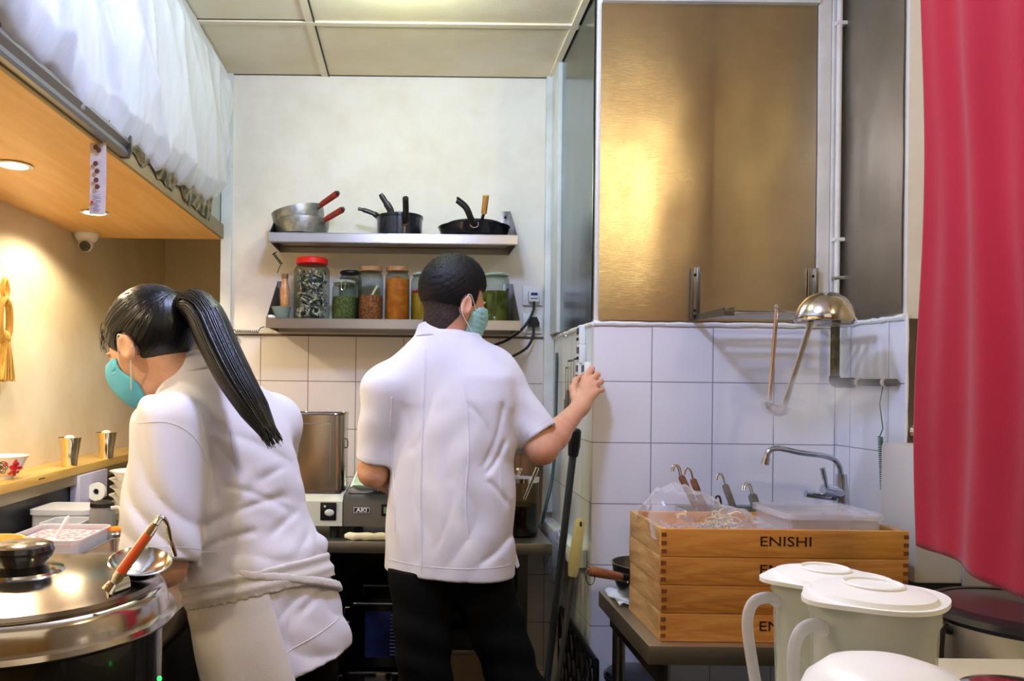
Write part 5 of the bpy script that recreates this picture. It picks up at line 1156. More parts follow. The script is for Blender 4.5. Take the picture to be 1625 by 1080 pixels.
# steel pot / kettle
c = Vector((1.095, 1.40, .86)); t = thing('steel_pot', 'brushed steel round pot with a black rimmed lid at the right edge', 'pot', c); r = .152
zt = 1.018
MB().lathe([(.001, .86), (r*.96, .86), (r, .87), (r, zt-.022), (r+.002, zt-.020)], (c.x, c.y, 0), 64).build('pot_body', brushed('pot_steel', (214, 206, 188), .42, scale=(1, 1, .02)), t)
MB().lathe([(r+.001, zt-.022), (r+.006, zt-.014), (r+.003, zt-.004), (r-.014, zt+.004), (r-.022, zt+.003), (r-.022, zt-.006)], (c.x, c.y, 0), 64).build('black_rim', m_blackpl, t)
MB().lathe([(r-.021, zt+.001), (r-.05, zt+.004), (.06, zt+.006), (.001, zt+.007)], (c.x, c.y, 0), 64).build('lid', mat('lid_satin_steel', (120, 116, 116), .38, metal=1), t)
MB().tube(bez([(c.x-r+.002, c.y-.02, zt-.035), (c.x-r-.020, c.y-.03, zt-.03), (c.x-r-.022, c.y-.03, .90), (c.x-r+.002, c.y-.02, .885)], 6), .008, 10).build('handle', m_blackpl, t)
tag(MB().bb(.85, 1.40, 1.285, 1.7, 0, .859, bev=.004).build('low_cabinet', m_dark), 'dark low cabinet under the steel pot at the right', 'cabinet')
c = P(1600, 1080, 1.05); tag(MB().lathe([(.001, 0), (.075, 0), (.082, .006), (.078, .009), (.060, .014), (.001, .018)], (c.x+.03, 1.05, .9885), 48).build('steel_lid', m_steelsm), 'shiny steel lid lying on the pale box in the bottom right corner', 'plate')  # a loose steel lid resting on the pale box
# ---------------------------------------------------------------- steam
def steam(c, r, dens, name, label):
    m = bpy.data.materials.new('steam_'+name); m.use_nodes = True; t = NT(m); t.n.remove(t.n['Principled BSDF']); out = t.n['Material Output']
    sc = t.add('ShaderNodeVolumeScatter'); sc.inputs['Color'].default_value = (.95, .95, 1, 1)
    tc = t.add('ShaderNodeTexCoord'); L = t.add('ShaderNodeVectorMath', operation='LENGTH'); t.link(tc.outputs['Object'], L.inputs[0])
    mr = t.add('ShaderNodeMapRange', interpolation_type='SMOOTHSTEP'); mr.inputs[1].default_value = 1; mr.inputs[2].default_value = .15; mr.inputs[3].default_value = 0; mr.inputs[4].default_value = 1; t.link(L.outputs['Value'], mr.inputs[0])
    nz = t.add('ShaderNodeTexNoise', i_Scale=1.8, i_Detail=3); t.link(tc.outputs['Object'], nz.inputs['Vector'])
    m2 = t.add('ShaderNodeMapRange'); m2.inputs[1].default_value = .42; m2.inputs[2].default_value = .65; m2.inputs[4].default_value = dens; t.link(nz.outputs[0], m2.inputs[0])
    mu = t.add('ShaderNodeMath', operation='MULTIPLY'); t.link(mr.outputs[0], mu.inputs[0]); t.link(m2.outputs[0], mu.inputs[1]); t.link(mu.outputs[0], sc.inputs['Density'])
    t.link(sc.outputs[0], out.inputs['Volume'])
    o = MB().sphere((0, 0, 0), 1, 24).build('steam', m, org=(0, 0, 0)); o.location = c; o.scale = r
    tag(o, label, 'steam', kind='stuff')
steam(P(1290, 640, 2.20), (.24, .16, .12), 15, 'a', 'faint steam drifting around the hanging ladles in front of the tiles')
# ================================================================= PEOPLE
def nrm(v): v = np.array(v, float); return v/np.linalg.norm(v)
def frame(f, pitch=0, roll=0):
    """columns forward, left, up from a horizontal heading and a downward pitch"""
    h = nrm([f[0], f[1], 0]); z = np.array([0, 0, 1.]); F_ = h*math.cos(pitch)-z*math.sin(pitch); U_ = h*math.sin(pitch)+z*math.cos(pitch)
    L_ = np.cross(U_, F_)
    if roll: U_, L_ = U_*math.cos(roll)+L_*math.sin(roll), L_*math.cos(roll)-U_*math.sin(roll)
    return np.stack([F_, L_, U_], 1)
def lp(C, R, p): return np.array(C)+R @ np.array(p, float)
def head_sdf(g, C, R, fem=False, ears=(1, -1)):
    E = lambda c, r, RR=R: g.ell(lp(C, R, c), r, RR)
    d = E((-.014, 0, .030), (.094, .075, .088))
    d = smin(d, E((.028, 0, -.018), (.064, .060, .084)), .03)
    d = smin(d, E((.044, 0, -.080), (.040, .040, .030) if fem else (.044, .046, .034)), .03)
    d = smin(d, E((.060, .036, -.030), (.022, .020, .020)), .02); d = smin(d, E((.060, -.036, -.030), (.022, .020, .020)), .02)
    for s in (1, -1):
        d = smax(d, -E((.096, s*.031, .004), (.016, .018, .011)), .012)
        d = smin(d, E((.078, s*.031, .003), (.0125, .014, .0105)), .003)
        d = smin(d, g.cone(lp(C, R, (.086, s*.014, .018)), lp(C, R, (.080, s*.046, .020)), .005, .004), .008)
    d = smin(d, g.cone(lp(C, R, (.088, 0, .008)), lp(C, R, (.106, 0, -.026)), .006, .0095), .010)
    for s in (1, -1): d = smin(d, E((.096, s*.011, -.030), (.009, .007, .006)), .006)
    d = smin(d, E((.090, 0, -.050), (.010, .021, .0050)), .005); d = smin(d, E((.088, 0, -.060), (.010, .018, .0058)), .005)
    for s in ears:
        RE = R @ np.array([[math.cos(.25*s), -math.sin(.25*s), 0], [math.sin(.25*s), math.cos(.25*s), 0], [0, 0, 1]])
        e = g.ell(lp(C, R, (-.008, s*.083, -.008)), (.018, .0075, .030), RE)
        e = smin(e, g.ell(lp(C, R, (-.001, s*.077, -.030)), (.010, .006, .013), RE), .006)
        e = smax(e, -g.ell(lp(C, R, (-.005, s*.092, -.004)), (.012, .0075, .022), RE), .003)
        e = smin(e, g.ell(lp(C, R, (-.002, s*.079, -.010)), (.005, .003, .010), RE), .004)
        d = smin(d, e, .003)
    return d
m_skin = mat('skin', (222, 170, 138), .5, sub=.10, col2=(212, 152, 122), nscale=18, bump=.0006, bscale=180)
m_skinf = mat('skin_light', (230, 182, 150), .5, sub=.10, col2=(222, 166, 134), nscale=18, bump=.0005, bscale=180)
m_hair = mat('black_hair', (12, 11, 14), .55, bump=.0015, bscale=300, bstretch=(1, 1, .5), spec=.35)
m_hairl = mat('long_black_hair', (8, 8, 13), .34, bump=.0006, bscale=420, bstretch=(1, 1, .06), spec=.5)
m_shave = mat('shaved_hair', (70, 54, 48), .6, col2=(28, 23, 24), nscale=160, sharp=(.35, .6), bump=.0008, bscale=400)
def weave(name, col, bs=420): return mat(name, col, .78, bump=.0004, bscale=bs, sheen=.15)
m_coat = weave('chef_white', (226, 227, 240)); m_coat2 = weave('chef_white_b', (226, 224, 234)); m_apron = weave('apron_white', (216, 210, 206))
m_black = mat('black_trousers', (9, 9, 10), .9, bump=.0006, bscale=200, spec=.2)
m_mask = mat('surgical_mask', (96, 190, 226), .7, bump=.0005, bscale=300); m_maskg = mat('surgical_mask_green', (150, 200, 196), .7, bump=.0005, bscale=300)
m_loop = mat('ear_loop', (238, 236, 232), .6); m_stitch = mat('stitching', (226, 224, 224), .8)
def finish(name, Vs, m, parent, sm=180, it=1):
    b = MB()
    for V, Fq in Vs: add_arr(b, V, Fq)
    o = b.build(name, m, parent, smooth=sm, fix=False)
    if it:
        bm = bmesh.new(); bm.from_mesh(o.data)
        for _ in range(it): bmesh.ops.smooth_vert(bm, verts=bm.verts, factor=.5, use_axis_x=True, use_axis_y=True, use_axis_z=True)
        bm.to_mesh(o.data); bm.free()
    return o
def bvh(V, Fq): return BVHTree.FromPolygons([Vector(v) for v in V], [tuple(int(i) for i in f) for f in Fq])
def seam(bv, pts, r, parent, name='stitched_seam', pucker=.0012, off=.0, m=None, n=70, dirv=(0, 1, 0)):
    """follow pts (x,z) down the back and lay a puckered seam on the cloth"""
    P_ = bez([Vector((x, 0, z)) for x, z in pts], max(6, n//len(pts))); out = []
    for i, p in enumerate(P_):
        h = bv.ray_cast(Vector((p.x, .8, p.z)), Vector(dirv))
        if h[0] is None: continue
        out.append(h[0]+h[1]*(off+pucker*math.sin(i*2.1)*.6))
    if len(out) > 3: MB().tube(out, [r*(1+(.55 if pucker > .001 else .2)*math.sin(i*2.1)) for i in range(len(out))], 6).build(name, m or m_coat, parent)
A3 = lambda v: np.array(v, float)
def creases(g, segs, Y0, Y1):
    """soft cloth creases: (px,py)->(px,py), depth, width; seen on the back"""
    tot = 0
    for (a, b, dep, wd_) in segs:
        A_, B_ = P(*a, Y0), P(*b, Y0); dx, dz = B_.x-A_.x, B_.z-A_.z; L2 = dx*dx+dz*dz
        t = np.clip(((g.X-A_.x)*dx+(g.Z-A_.z)*dz)/L2, 0, 1); bow = .10*math.sqrt(L2)*np.sin(t*PI)
        nx, nz = -dz/math.sqrt(L2), dx/math.sqrt(L2)
        s = (g.X-A_.x-t*dx-nx*bow)*nx+(g.Z-A_.z-t*dz-nz*bow)*nz; e = np.sqrt(np.maximum((g.X-A_.x-t*dx)**2+(g.Z-A_.z-t*dz)**2-s*s, 0))
        q = np.abs(s); sc_ = np.sqrt(np.maximum(np.sin(t*PI), 0))*.8+.2
        tot = tot+(dep*np.exp(-(q/wd_)**2)-dep*.55*np.exp(-((s-wd_*2.2)/(wd_*1.3))**2))*sc_*np.exp(-(e/.012)**2)
    return tot*np.clip((Y1-g.Y)/.04, 0, 1)
# ---------------------------------------------------------------- MAN
man = thing('person', 'person with short black hair and white short-sleeved jacket reaching right to a timer', 'person', (.10, 2.33, 0))
YM = 2.33
hc = A3(P(719, 482, 2.33)); HR = frame((.86, .52), .16, -.05)
nb = A3(P(697, 556, 2.335))
g = Fld((hc[0]-.16, 2.16, 1.44), (hc[0]+.17, 2.52, 1.80), .003)
d = head_sdf(g, hc, HR, ears=(-1, 1)); d = smin(d, g.cone(lp(hc, HR, (-.025, 0, -.05)), nb, .056, .060), .02)
headM = g.mesh(d)
# hair
cr = smin(g.ell(lp(hc, HR, (-.014, 0, .032)), (.0975, .079, .091), HR), g.ell(lp(hc, HR, (-.005, 0, .075)), (.080, .066, .062), HR), .02)
f_, l_, u_ = g.loc(hc, HR[:, 0], HR[:, 1], HR[:, 2])
u_ = u_+0*cr; f_ = f_+0*cr
top = cr-.010*np.clip((u_+.03)/.10, 0, 1)**1.4-.0008*np.sin(f_*360+l_*270)*np.sin(u_*310+l_*90)-.0010
line = np.where(f_ > .035, .050-u_, -.018-u_)           # hair above this line
line = smax(line, (f_-.088), .01)
hairtop = smax(top, line, .012)
g2 = g.mesh(smax(hairtop, -(g.ell(lp(hc, HR, (-.014, 0, .028)), (.086, .067, .080), HR)), .004))
sh = smax(d-.0020, smax(-.100+0*u_-u_+np.clip(f_+.050, -.04, .10)*1.5, u_-.03, .006), .006); sh = smax(sh, f_-.052, .006)
sh = smax(sh, -(g.ell(lp(hc, HR, (.003, -.082, -.012)), (.028, .03, .036), HR)), .003); sh = smax(sh, -(g.ell(lp(hc, HR, (.003, .082, -.012)), (.028, .03, .036), HR)), .003)
sh = smax(sh, -(d+.003), .002)
g3 = g.mesh(sh)
# mask
mk_ = smin(g.ell(lp(hc, HR, (.034, 0, -.030)), (.070, .064, .076), HR), g.ell(lp(hc, HR, (.085, 0, -.025)), (.034, .026, .045), HR), .03)
mk_ = smin(mk_, g.ell(lp(hc, HR, (.046, 0, -.082)), (.046, .046, .034), HR), .03)-.006-.0005*np.sin(u_*420)
mk_ = smax(mk_, smax(.022-f_+0*mk_, smax(u_+.002-f_*.10, -.112-u_, .004), .004), .004); mk_ = smax(mk_, -(d-.0015), .001)
g4 = g.mesh(mk_)
del d, cr, top, line, hairtop, sh, mk_
# right arm and hand
SR = A3(P(780, 594, 2.36)); ER = A3(P(860, 712, 2.29)); WR = A3(P(921, 645, 2.445))
Mc = [A3(P(928, 601, 2.515)), A3(P(937, 603, 2.50)), A3(P(943, 611, 2.485)), A3(P(945, 622, 2.47))]
Pi = [A3(P(939, 585, 2.545)), A3(P(948, 594, 2.53)), A3(P(953.5, 605, 2.51)), A3(P(955, 618, 2.495))]
Di = [A3(P(937, 588, 2.59)), A3(P(943, 595, 2.575)), A3(P(948, 605, 2.555)), A3(P(950, 617, 2.53))]
Ti = [A3(P(931, 594, 2.615)), A3(P(936, 600, 2.60)), A3(P(941, 610, 2.58)), A3(P(944, 620, 2.555))]
g = Fld((.24, 2.18, 1.11), (.68, 2.68, 1.50), .0026)
d = g.cone(SR, ER, .050, .043); d = smin(d, g.cone(ER, ER+(WR-ER)*.35, .043, .041), .02); d = smin(d, g.cone(ER+(WR-ER)*.30, WR, .040, .0255), .02)
hand = g.cone(WR, WR*.5+(Mc[0]+Mc[3])*.25, .024, .024)
for i in range(4): hand = smin(hand, g.cone(WR, Mc[i], .019, .0125), .012)
d = smin(d, hand, .018)
rr4 = (.0098, .0100, .0095, .0085)
for i in range(4):
    fi = smin(g.cone(Mc[i], Pi[i], rr4[i]+.0015, rr4[i]), g.cone(Pi[i], Di[i], rr4[i], rr4[i]-.0012), .004); fi = smin(fi, g.cone(Di[i], Ti[i], rr4[i]-.0012, rr4[i]-.0024), .004)
    d = smin(d, fi, .0045)
TB = [A3(P(914, 634, 2.46)), A3(P(909, 616, 2.49)), A3(P(914, 603, 2.535)), A3(P(923, 596, 2.58))]
th = smin(g.cone(TB[0], TB[1], .016, .0125), g.cone(TB[1], TB[2], .012, .0105), .006); th = smin(th, g.cone(TB[2], TB[3], .0105, .008), .005)
d = smin(d, th, .008)
armR = g.mesh(d)
# left arm
SL = A3(P(610, 617, 2.30)); EL = A3(P(592, 748, 2.36)); WL = A3(P(622, 772, 2.60))
g = Fld((-.19, 2.26, 1.02), (.08, 2.82, 1.42), .004)
d = g.cone(SL, EL, .048, .043); d = smin(d, g.cone(EL, WL, .044, .028), .02)
HL = WL+A3((.035, .055, -.005)); d = smin(d, g.cone(WL, HL, .026, .020), .015)
for i, (dx, dz) in enumerate(((-.022, .010), (-.004, .006), (.014, 0), (.028, -.008))):
    k0 = HL+A3((dx, .01, dz)); k1 = k0+A3((.012, .030, -.012)); k2 = k1+A3((.006, .012, -.022)); d = smin(d, smin(g.cone(k0, k1, .0095, .009), g.cone(k1, k2, .009, .0075), .004), .005)
k0 = WL+A3((-.020, .03, .0)); d = smin(d, smin(g.cone(k0, k0+A3((-.020, .030, -.008)), .012, .010), g.cone(k0+A3((-.020, .030, -.008)), k0+A3((-.012, .055, -.016)), .010, .008), .005), .008)
armL = g.mesh(d)
# trunk and legs (mostly under clothes)
hipM = A3((.105, 2.335, .90)); KL = A3((.045, 2.30, .50)); AL = A3((.03, 2.33, .09)); KR = A3((.325, 2.32, .50)); AR = A3((.43, 2.33, .09))
g = Fld((-.16, 2.12, .04), (.52, 2.56, 1.56), .010)
d = g.ell(hipM, (.155, .10, .12)); d = smin(d, g.ell((.103, 2.335, 1.18), (.14, .09, .26)), .05); d = smin(d, g.cone(nb, (.10, 2.335, 1.36), .055, .09), .04)
d = smin(d, g.cone(SL, SR, .045, .045), .04)
for a, b_, c_ in (((.03, 2.335, .87), KL, AL), ((.185, 2.335, .87), KR, AR)): d = smin(d, smin(g.cone(a, b_, .078, .055), g.cone(b_, c_, .053, .038), .02), .03)
trunk = g.mesh(d)
finish('body', [headM, armR, armL, trunk], m_skin, man)
hm = finish('hair', [g2], m_hair, man, it=1); hbm = bvh(*g2); k = MB(); cM = Vector(lp(hc, HR, (-.01, 0, .03)))
for i in range(1500):
    dv = Vector((random.gauss(0, 1), random.gauss(0, 1), random.gauss(.5, 1))).normalized(); h = hbm.ray_cast(cM+dv*.2, -dv)
    if h[0] is None: continue
    lo_ = HR.T @ (np.array(h[0])-hc)
    L = .009 if lo_[2] > .07 else (.004 if lo_[2] > .03 else .0018); dd = (h[1]+Vector((random.gauss(0, .35), random.gauss(0, .35), random.gauss(.1, .3)))).normalized()
    k.tube([h[0]-h[1]*.001, h[0]+dd*L], [.0009, .0003], 4)
k.build('short_strands', m_hair, hm)
finish('shaved_hair', [g3], m_shave, man, it=0); mo = finish('face_mask', [g4], m_maskg, man)
ear = lp(hc, HR, (-.008, -.082, -.004))
k = MB()
for a, e0, b_ in (((.040, -.069, -.018), (.0, -.084, .024), (-.022, -.083, .004)), ((.038, -.066, -.075), (-.012, -.083, -.040), (-.025, -.082, -.012))):
    k.tube(bez([Vector(lp(hc, HR, a)), Vector(lp(hc, HR, e0)), Vector(lp(hc, HR, b_))], 6), .0014, 6)
k.build('ear_loop', m_loop, mo)
# trousers
g = Fld((-.18, 2.10, .06), (.56, 2.56, 1.02), .006)
d = g.ell(hipM, (.172, .122, .13))
for a, b_, c_ in (((.030, 2.335, .87), KL, AL), ((.190, 2.335, .87), KR, AR)):
    d = smin(d, smin(g.cone(a, b_, .094, .076), g.cone(b_, c_, .076, .062), .03), .035)
d = d+.0035*fold(g.X, g.Y, g.Z, (.3, .2, 1), 55, 1.0, .8)+.003*fold(g.X, g.Y, g.Z, (1, .3, .25), 60, 2.0, .6)
d = np.maximum(np.maximum(d, .075-g.Z), g.Z-.868)
finish('trousers', [g.mesh(d)], m_black, man)
for c_, s in ((AL, 0), (AR, .12)):
    k = MB(); k.sphere((c_[0]+s*.4, c_[1]+.06, .048), (.045, .135, .046), 20); k.bb(c_[0]-.045+s*.3, c_[0]+.045+s*.3, c_[1]-.07, c_[1]+.19, 0.001, .022, bev=.008); k.build('shoe', m_blackpl, man)
# jacket
tf = nrm([.40, .92, 0]); tl = np.array([-tf[1], tf[0], 0]); up = np.array([0, 0, 1.])
g = Fld((-.19, 2.12, .835), (.46, 2.55, 1.585), .0042)
keys = [(.852, .0, 0, .199, .126), (1.0, 0, 0, .193, .122), (1.15, 0, 0, .189, .120), (1.27, 0, 0, .192, .122), (1.36, 0, 0, .200, .120), (1.43, 0, 0, .190, .108), (1.475, 0, 0, .146, .094), (1.515, 0, 0, .100, .078), (1.548, 0, 0, .070, .066)]
xo = P(713, 760, YM).x
jk = g.loft((xo, YM, 0), tl, -tf, up, keys, 2.25)
jk = smin(jk, g.cone(nb-up*.012+A3((-.01, 0, 0)), SL, .055, .055), .09); jk = smin(jk, g.cone(nb-up*.012+A3((.01, 0, 0)), SR+up*.010, .055, .055), .09)
# back folds
ul, vb_, wz = g.loc((xo, YM, 0), tl, -tf, up)
env = np.clip((1.45-wz)/.34, 0, 1)**1.5
cre = lambda p_: (1-2*np.abs(np.sin(p_))**.8)
fd = .0034*cre(ul*27+1.9*np.sin(wz*7)+1.1*np.sin(wz*15+ul*9)+.6)*np.clip((1.36-wz)/.3, .15, 1)+.0022*np.sin(ul*90+3*np.sin(wz*9+1)+2)*np.clip((1.2-wz)/.3, 0, 1)
fd = fd+.0030*cre((ul*.55+wz)*24+2*np.sin(ul*12+wz*5))*np.clip(1-np.abs(wz-1.12)/.16, 0, 1)*np.clip((-ul-.02)/.1, 0, 1)
# gathers fanning from the raised arm
ax_, az_ = ul+.17, wz-1.36
ang = np.arctan2(az_+0*ul, ax_+.02+0*wz); rad = np.sqrt(ax_**2+az_**2)
fd = fd+.0050*np.sin(ang*10+rad*12)*np.exp(-((rad-.16)/.08)**2)
jk = jk+fd*env*np.clip((wz-.86)/.12, .25, 1)+creases(g, [((798, 640), (764, 742), .010, .010), ((800, 700), (768, 752), .008, .008), ((770, 760), (804, 800), .006, .009), ((742, 640), (775, 690), .005, .010), ((690, 620), (655, 720), .004, .014), ((812, 850), (760, 890), .005, .009), ((640, 640), (652, 720), .004, .012), ((720, 780), (690, 870), .003, .014)], 2.22, YM)
shl = g.cone(SL+up*.004, A3(P(597, 722, 2.355)), .066, .061)
shr = g.cone(SR+up*.010, A3(P(853, 690, 2.305)), .069, .061)
shl = shl+.0022*fold(g.X, g.Y, g.Z, (0, .3, 1), 60, .4, .5); shr = shr+.0026*fold(g.X, g.Y, g.Z, (.55, .2, .75), 70, 1.4, .7)
def cutcone(dd, A, B, ext=0):
    n_ = nrm(A3(B)-A3(A)); e = (g.X-B[0])*n_[0]+(g.Y-B[1])*n_[1]+(g.Z-B[2])*n_[2]-ext
    return smax(dd, e, .003)
SLe, SRe = A3(P(597, 728, 2.355)), A3(P(855, 692, 2.303))
shl = cutcone(shl, SL, SLe); shr = cutcone(shr, SR, SRe)
def hollow(dd, B, A, r):
    n_ = nrm(A3(B)-A3(A)); return smax(dd, -g.cone(A3(B)-n_*.03, A3(B)+n_*.05, r, r+.004), .003)
jk = smin(jk, shl, .030); jk = smin(jk, shr, .034)
jk = hollow(jk, SLe, SL, .049); jk = hollow(jk, SRe, SR, .049)
jk = np.maximum(jk, .852-wz+0*jk)
# side vent
vent = np.maximum(np.abs(ul+.203-.0*wz)-.004, wz-.955)
jk = np.maximum(jk, -(vent+0*jk))
JV, JF = g.mesh(jk); del jk, ang, rad, fd
jo = finish('chef_jacket', [(JV, JF)], m_coat, man, it=3)
bv = bvh(JV, JF)
X_ = lambda px, py, Y=2.22: (P(px, py, Y).x, P(px, py, Y).z)
seam(bv, [X_(676, 552), X_(672, 640), X_(668, 780), X_(669, 905)], .0031, jo, pucker=.003)
seam(bv, [X_(736, 610), X_(743, 700), X_(738, 790), X_(742, 850)], .0027, jo, pucker=.003)
seam(bv, [X_(622, 630), X_(618, 700), X_(625, 790), X_(626, 850)], .0027, jo, pucker=.003)
seam(bv, [X_(787, 690), X_(793, 760), X_(797, 850)], .0012, jo, pucker=.002)
seam(bv, [X_(618, 897), X_(700, 899), X_(812, 896)], .0010, jo, 'hem_stitching', pucker=.0003)
# sleeve seams, cuffs and collar
def ring_on(bv_, c, n_, r, name, parent, tr=.0014):
    n_ = Vector(n_).normalized(); u = n_.orthogonal().normalized(); v = n_.cross(u); out = []
    for i in range(60):
        a = 2*PI*i/60; dd = u*math.cos(a)+v*math.sin(a); h = bv_.ray_cast(Vector(c)+dd*.16, -dd)
        if h[0] is not None and (h[0]-Vector(c)).length < r*1.5: out.append(h[0]+h[1]*.0004)
    if len(out) > 8: MB().tube(out, tr, 6).build(name, m_coat, parent)
ring_on(bv, SRe-nrm(SRe-SR)*.020, SRe-SR, .07, 'cuff_stitching', jo, .0010); ring_on(bv, SLe-nrm(SLe-SL)*.020, SLe-SL, .07, 'cuff_stitching', jo, .0010)
def collar(c, U_, V_, W_, r0, r1, h, th, name, m_, parent, gap=.0, fall=.012):
    c, U_, V_, W_ = Vector(c), Vector(U_), Vector(V_), Vector(W_)
    b = MB()
    def fn(u, v):
        a = -PI+2*PI*(gap+(1-2*gap)*u); hh = h*(1-.30*(1-math.cos(a))*.5)
        if v < .5: t = v*2; r_ = (r0+(r1-r0)*t); z = hh*t
        else: t = (v-.5)*2; r_ = r1+.006+fall*t; z = hh*(1-.95*t)
        return c+U_*(r_*math.cos(a))+V_*(r_*.93*math.sin(a))+W_*z
    b.grid(fn, 60, 16, th); return b.build(name, m_, parent, smooth=180)
cc = nb+A3((.0, 0, .024)); cu_ = nrm(-tf*.97+A3((0, 0, .18))); cw = nrm(np.cross(cu_, tl)); cw = cw if cw[2] > 0 else -cw
collar(cc, cu_, tl, cw, .070, .065, .050, .003, 'collar', m_coat, jo, gap=.03)
k = MB(); a, b_, c_ = P(806, 848, 2.30), P(826, 897, 2.28), P(820, 900, 2.29)
k.prism([(0, 0), (.012, -.008), (.034, -.088), (.026, -.096), (.006, -.050)], (a.x, 2.29, a.z), UX, UZ, UY, .004); k.build('vent_flap', m_coat, jo)
# ---------------------------------------------------------------- WOMAN
wo = thing('person', 'person with a long black ponytail and white apron bending over the prep counter', 'person', (-.33, 1.68, 0))
hc = A3(P(240, 548, 1.71)); HR = frame((-.86, .42), .47, .06)
NB = A3(P(296, 600, 1.735))
g = Fld((hc[0]-.16, 1.53, 1.33), (hc[0]+.17, 1.89, 1.64), .003)
d = head_sdf(g, hc, HR, fem=True, ears=(1, -1)); neck = g.cone(lp(hc, HR, (-.028, 0, -.045)), NB+A3((.02, 0, -.03)), .048, .056); d = smin(d, neck, .018)
headW = g.mesh(d)
f_, l_, u_ = g.loc(hc, HR[:, 0], HR[:, 1], HR[:, 2])
cr = smin(g.ell(lp(hc, HR, (-.014, 0, .034)), (.104, .083, .095), HR), g.ell(lp(hc, HR, (-.052, 0, .010)), (.058, .066, .066), HR), .03)
cr = cr+.0004*np.sin((l_*1.2+u_*.5)*520+f_*60)
# hairline: forehead, around the ear, down to the nape sweeping up to the tie
hl = smax(cr, (f_*1.0-u_*.75-.040)+0*cr, .008)
hl = smax(hl, (-u_-.058+np.clip(f_+.02, -.2, .1)*1.05)+0*cr, .008)
for s in (1, -1): hl = smax(hl, -g.ell(lp(hc, HR, (.000, s*.084, -.010)), (.027, .03, .041), HR), .006)
hl = smax(hl, -g.ell(lp(hc, HR, (-.010, 0, .016)), (.080, .066, .076), HR), .004)
hairW = g.mesh(hl)
mk_ = smin(g.ell(lp(hc, HR, (.034, 0, -.030)), (.066, .060, .074), HR), g.ell(lp(hc, HR, (.088, 0, -.026)), (.040, .034, .050), HR), .03)
mk_ = smin(mk_, g.ell(lp(hc, HR, (.048, 0, -.080)), (.046, .044, .034), HR), .03)-.009
mk_ = smax(mk_, smax((.036-f_-.010*np.sin(u_*60))+0*mk_, smax(u_+.004-f_*.10, -.110-u_, .004), .004), .004); mk_ = smax(mk_, -(d-.0015), .001)
maskW = g.mesh(mk_); del d, cr, hl, mk_
LS = A3(P(268, 690, 1.60)); LE = A3(P(262, 895, 1.53)); LW = A3(P(228, 935, 1.78))
RS = A3(P(432, 672, 1.86)); RE_ = RS+A3((-.05, .10, -.26)); RW = A3((-.58, 1.98, .985))
def simple_hand(g, W, dirv, side, r=.009):
    dirv = nrm(dirv); sd = nrm(np.cross(dirv, [0, 0, 1])); pl = W+dirv*.06
    h_ = g.cone(W, pl, .024, .022)
    for i in range(4):
        o_ = sd*(i-1.5)*.018; k0 = pl+o_*.9; k1 = k0+dirv*(.030+.004*(1-abs(i-1.3)))-A3((0, 0, .008)); k2 = k1+dirv*.020-A3((0, 0, .018))
        h_ = smin(h_, g.cone(W, k0, .014, .011), .010); h_ = smin(h_, smin(g.cone(k0, k1, r+.001, r), g.cone(k1, k2, r, r-.002), .004), .004)
    t0 = W+dirv*.02+sd*side*.022; t1 = t0+dirv*.030+sd*side*.020-A3((0, 0, .010)); t2 = t1+dirv*.022-A3((0, 0, .010))
    return smin(h_, smin(g.cone(t0, t1, .0125, .0105), g.cone(t1, t2, .0105, .008), .004), .007)
g = Fld((-.76, 1.44, .90), (-.40, 2.0, 1.36), .0036)
d = smin(g.cone(LS, LE, .046, .040), g.cone(LE, LW, .040, .026), .02); d = smin(d, simple_hand(g, LW, (-.55, .8, -.08), -1), .012)
aL = g.mesh(d)
g = Fld((-.78, 1.75, .90), (-.20, 2.20, 1.42), .0045)
d = smin(g.cone(RS, RE_, .046, .040), g.cone(RE_, RW, .040, .026), .02); d = smin(d, simple_hand(g, RW, (-.95, .2, -.12), -1), .012)
aR = g.mesh(d)
HP = A3(P(420, 955, 1.69))
g = Fld((-.62, 1.42, .04), (-.06, 2.0, 1.50), .010)
d = g.ell(HP-A3((0, 0, .03)), (.105, .085, .10)); d = smin(d, g.cone(HP, NB+A3((.03, 0, -.08)), .095, .085), .04); d = smin(d, g.cone(NB, NB+A3((.03, 0, -.09)), .05, .07), .03); d = smin(d, g.cone(LS, RS, .04, .04), .04)
LKN = [(A3((HP[0]-.05, 1.66, .86)), A3((HP[0]-.065, 1.67, .47)), A3((HP[0]-.05, 1.60, .08))), (A3((HP[0]+.07, 1.74, .86)), A3((HP[0]+.055, 1.78, .47)), A3((HP[0]+.07, 1.78, .08)))]
for a, b_, c_ in LKN: d = smin(d, smin(g.cone(a, b_, .062, .050), g.cone(b_, c_, .048, .036), .02), .03)
trW = g.mesh(d)
finish('body', [headW, aL, aR, trW], m_skinf, wo); ho = finish('hair', [hairW], m_hairl, wo); mo = finish('face_mask', [maskW], m_mask, wo)
k = MB()
for a, e0, b_ in (((.040, .066, -.020), (.004, .083, .022), (-.010, .085, .020)), ((.044, .060, -.082), (-.004, .083, -.038), (-.024, .083, -.010))):
    k.tube(bez([Vector(lp(hc, HR, a)), Vector(lp(hc, HR, e0)), Vector(lp(hc, HR, b_))], 6), .0016, 6)
k.build('ear_loop', m_loop, mo)
hb = bvh(*hairW); k = MB(); tie = Vector(lp(hc, HR, (-.094, .012, .062)))
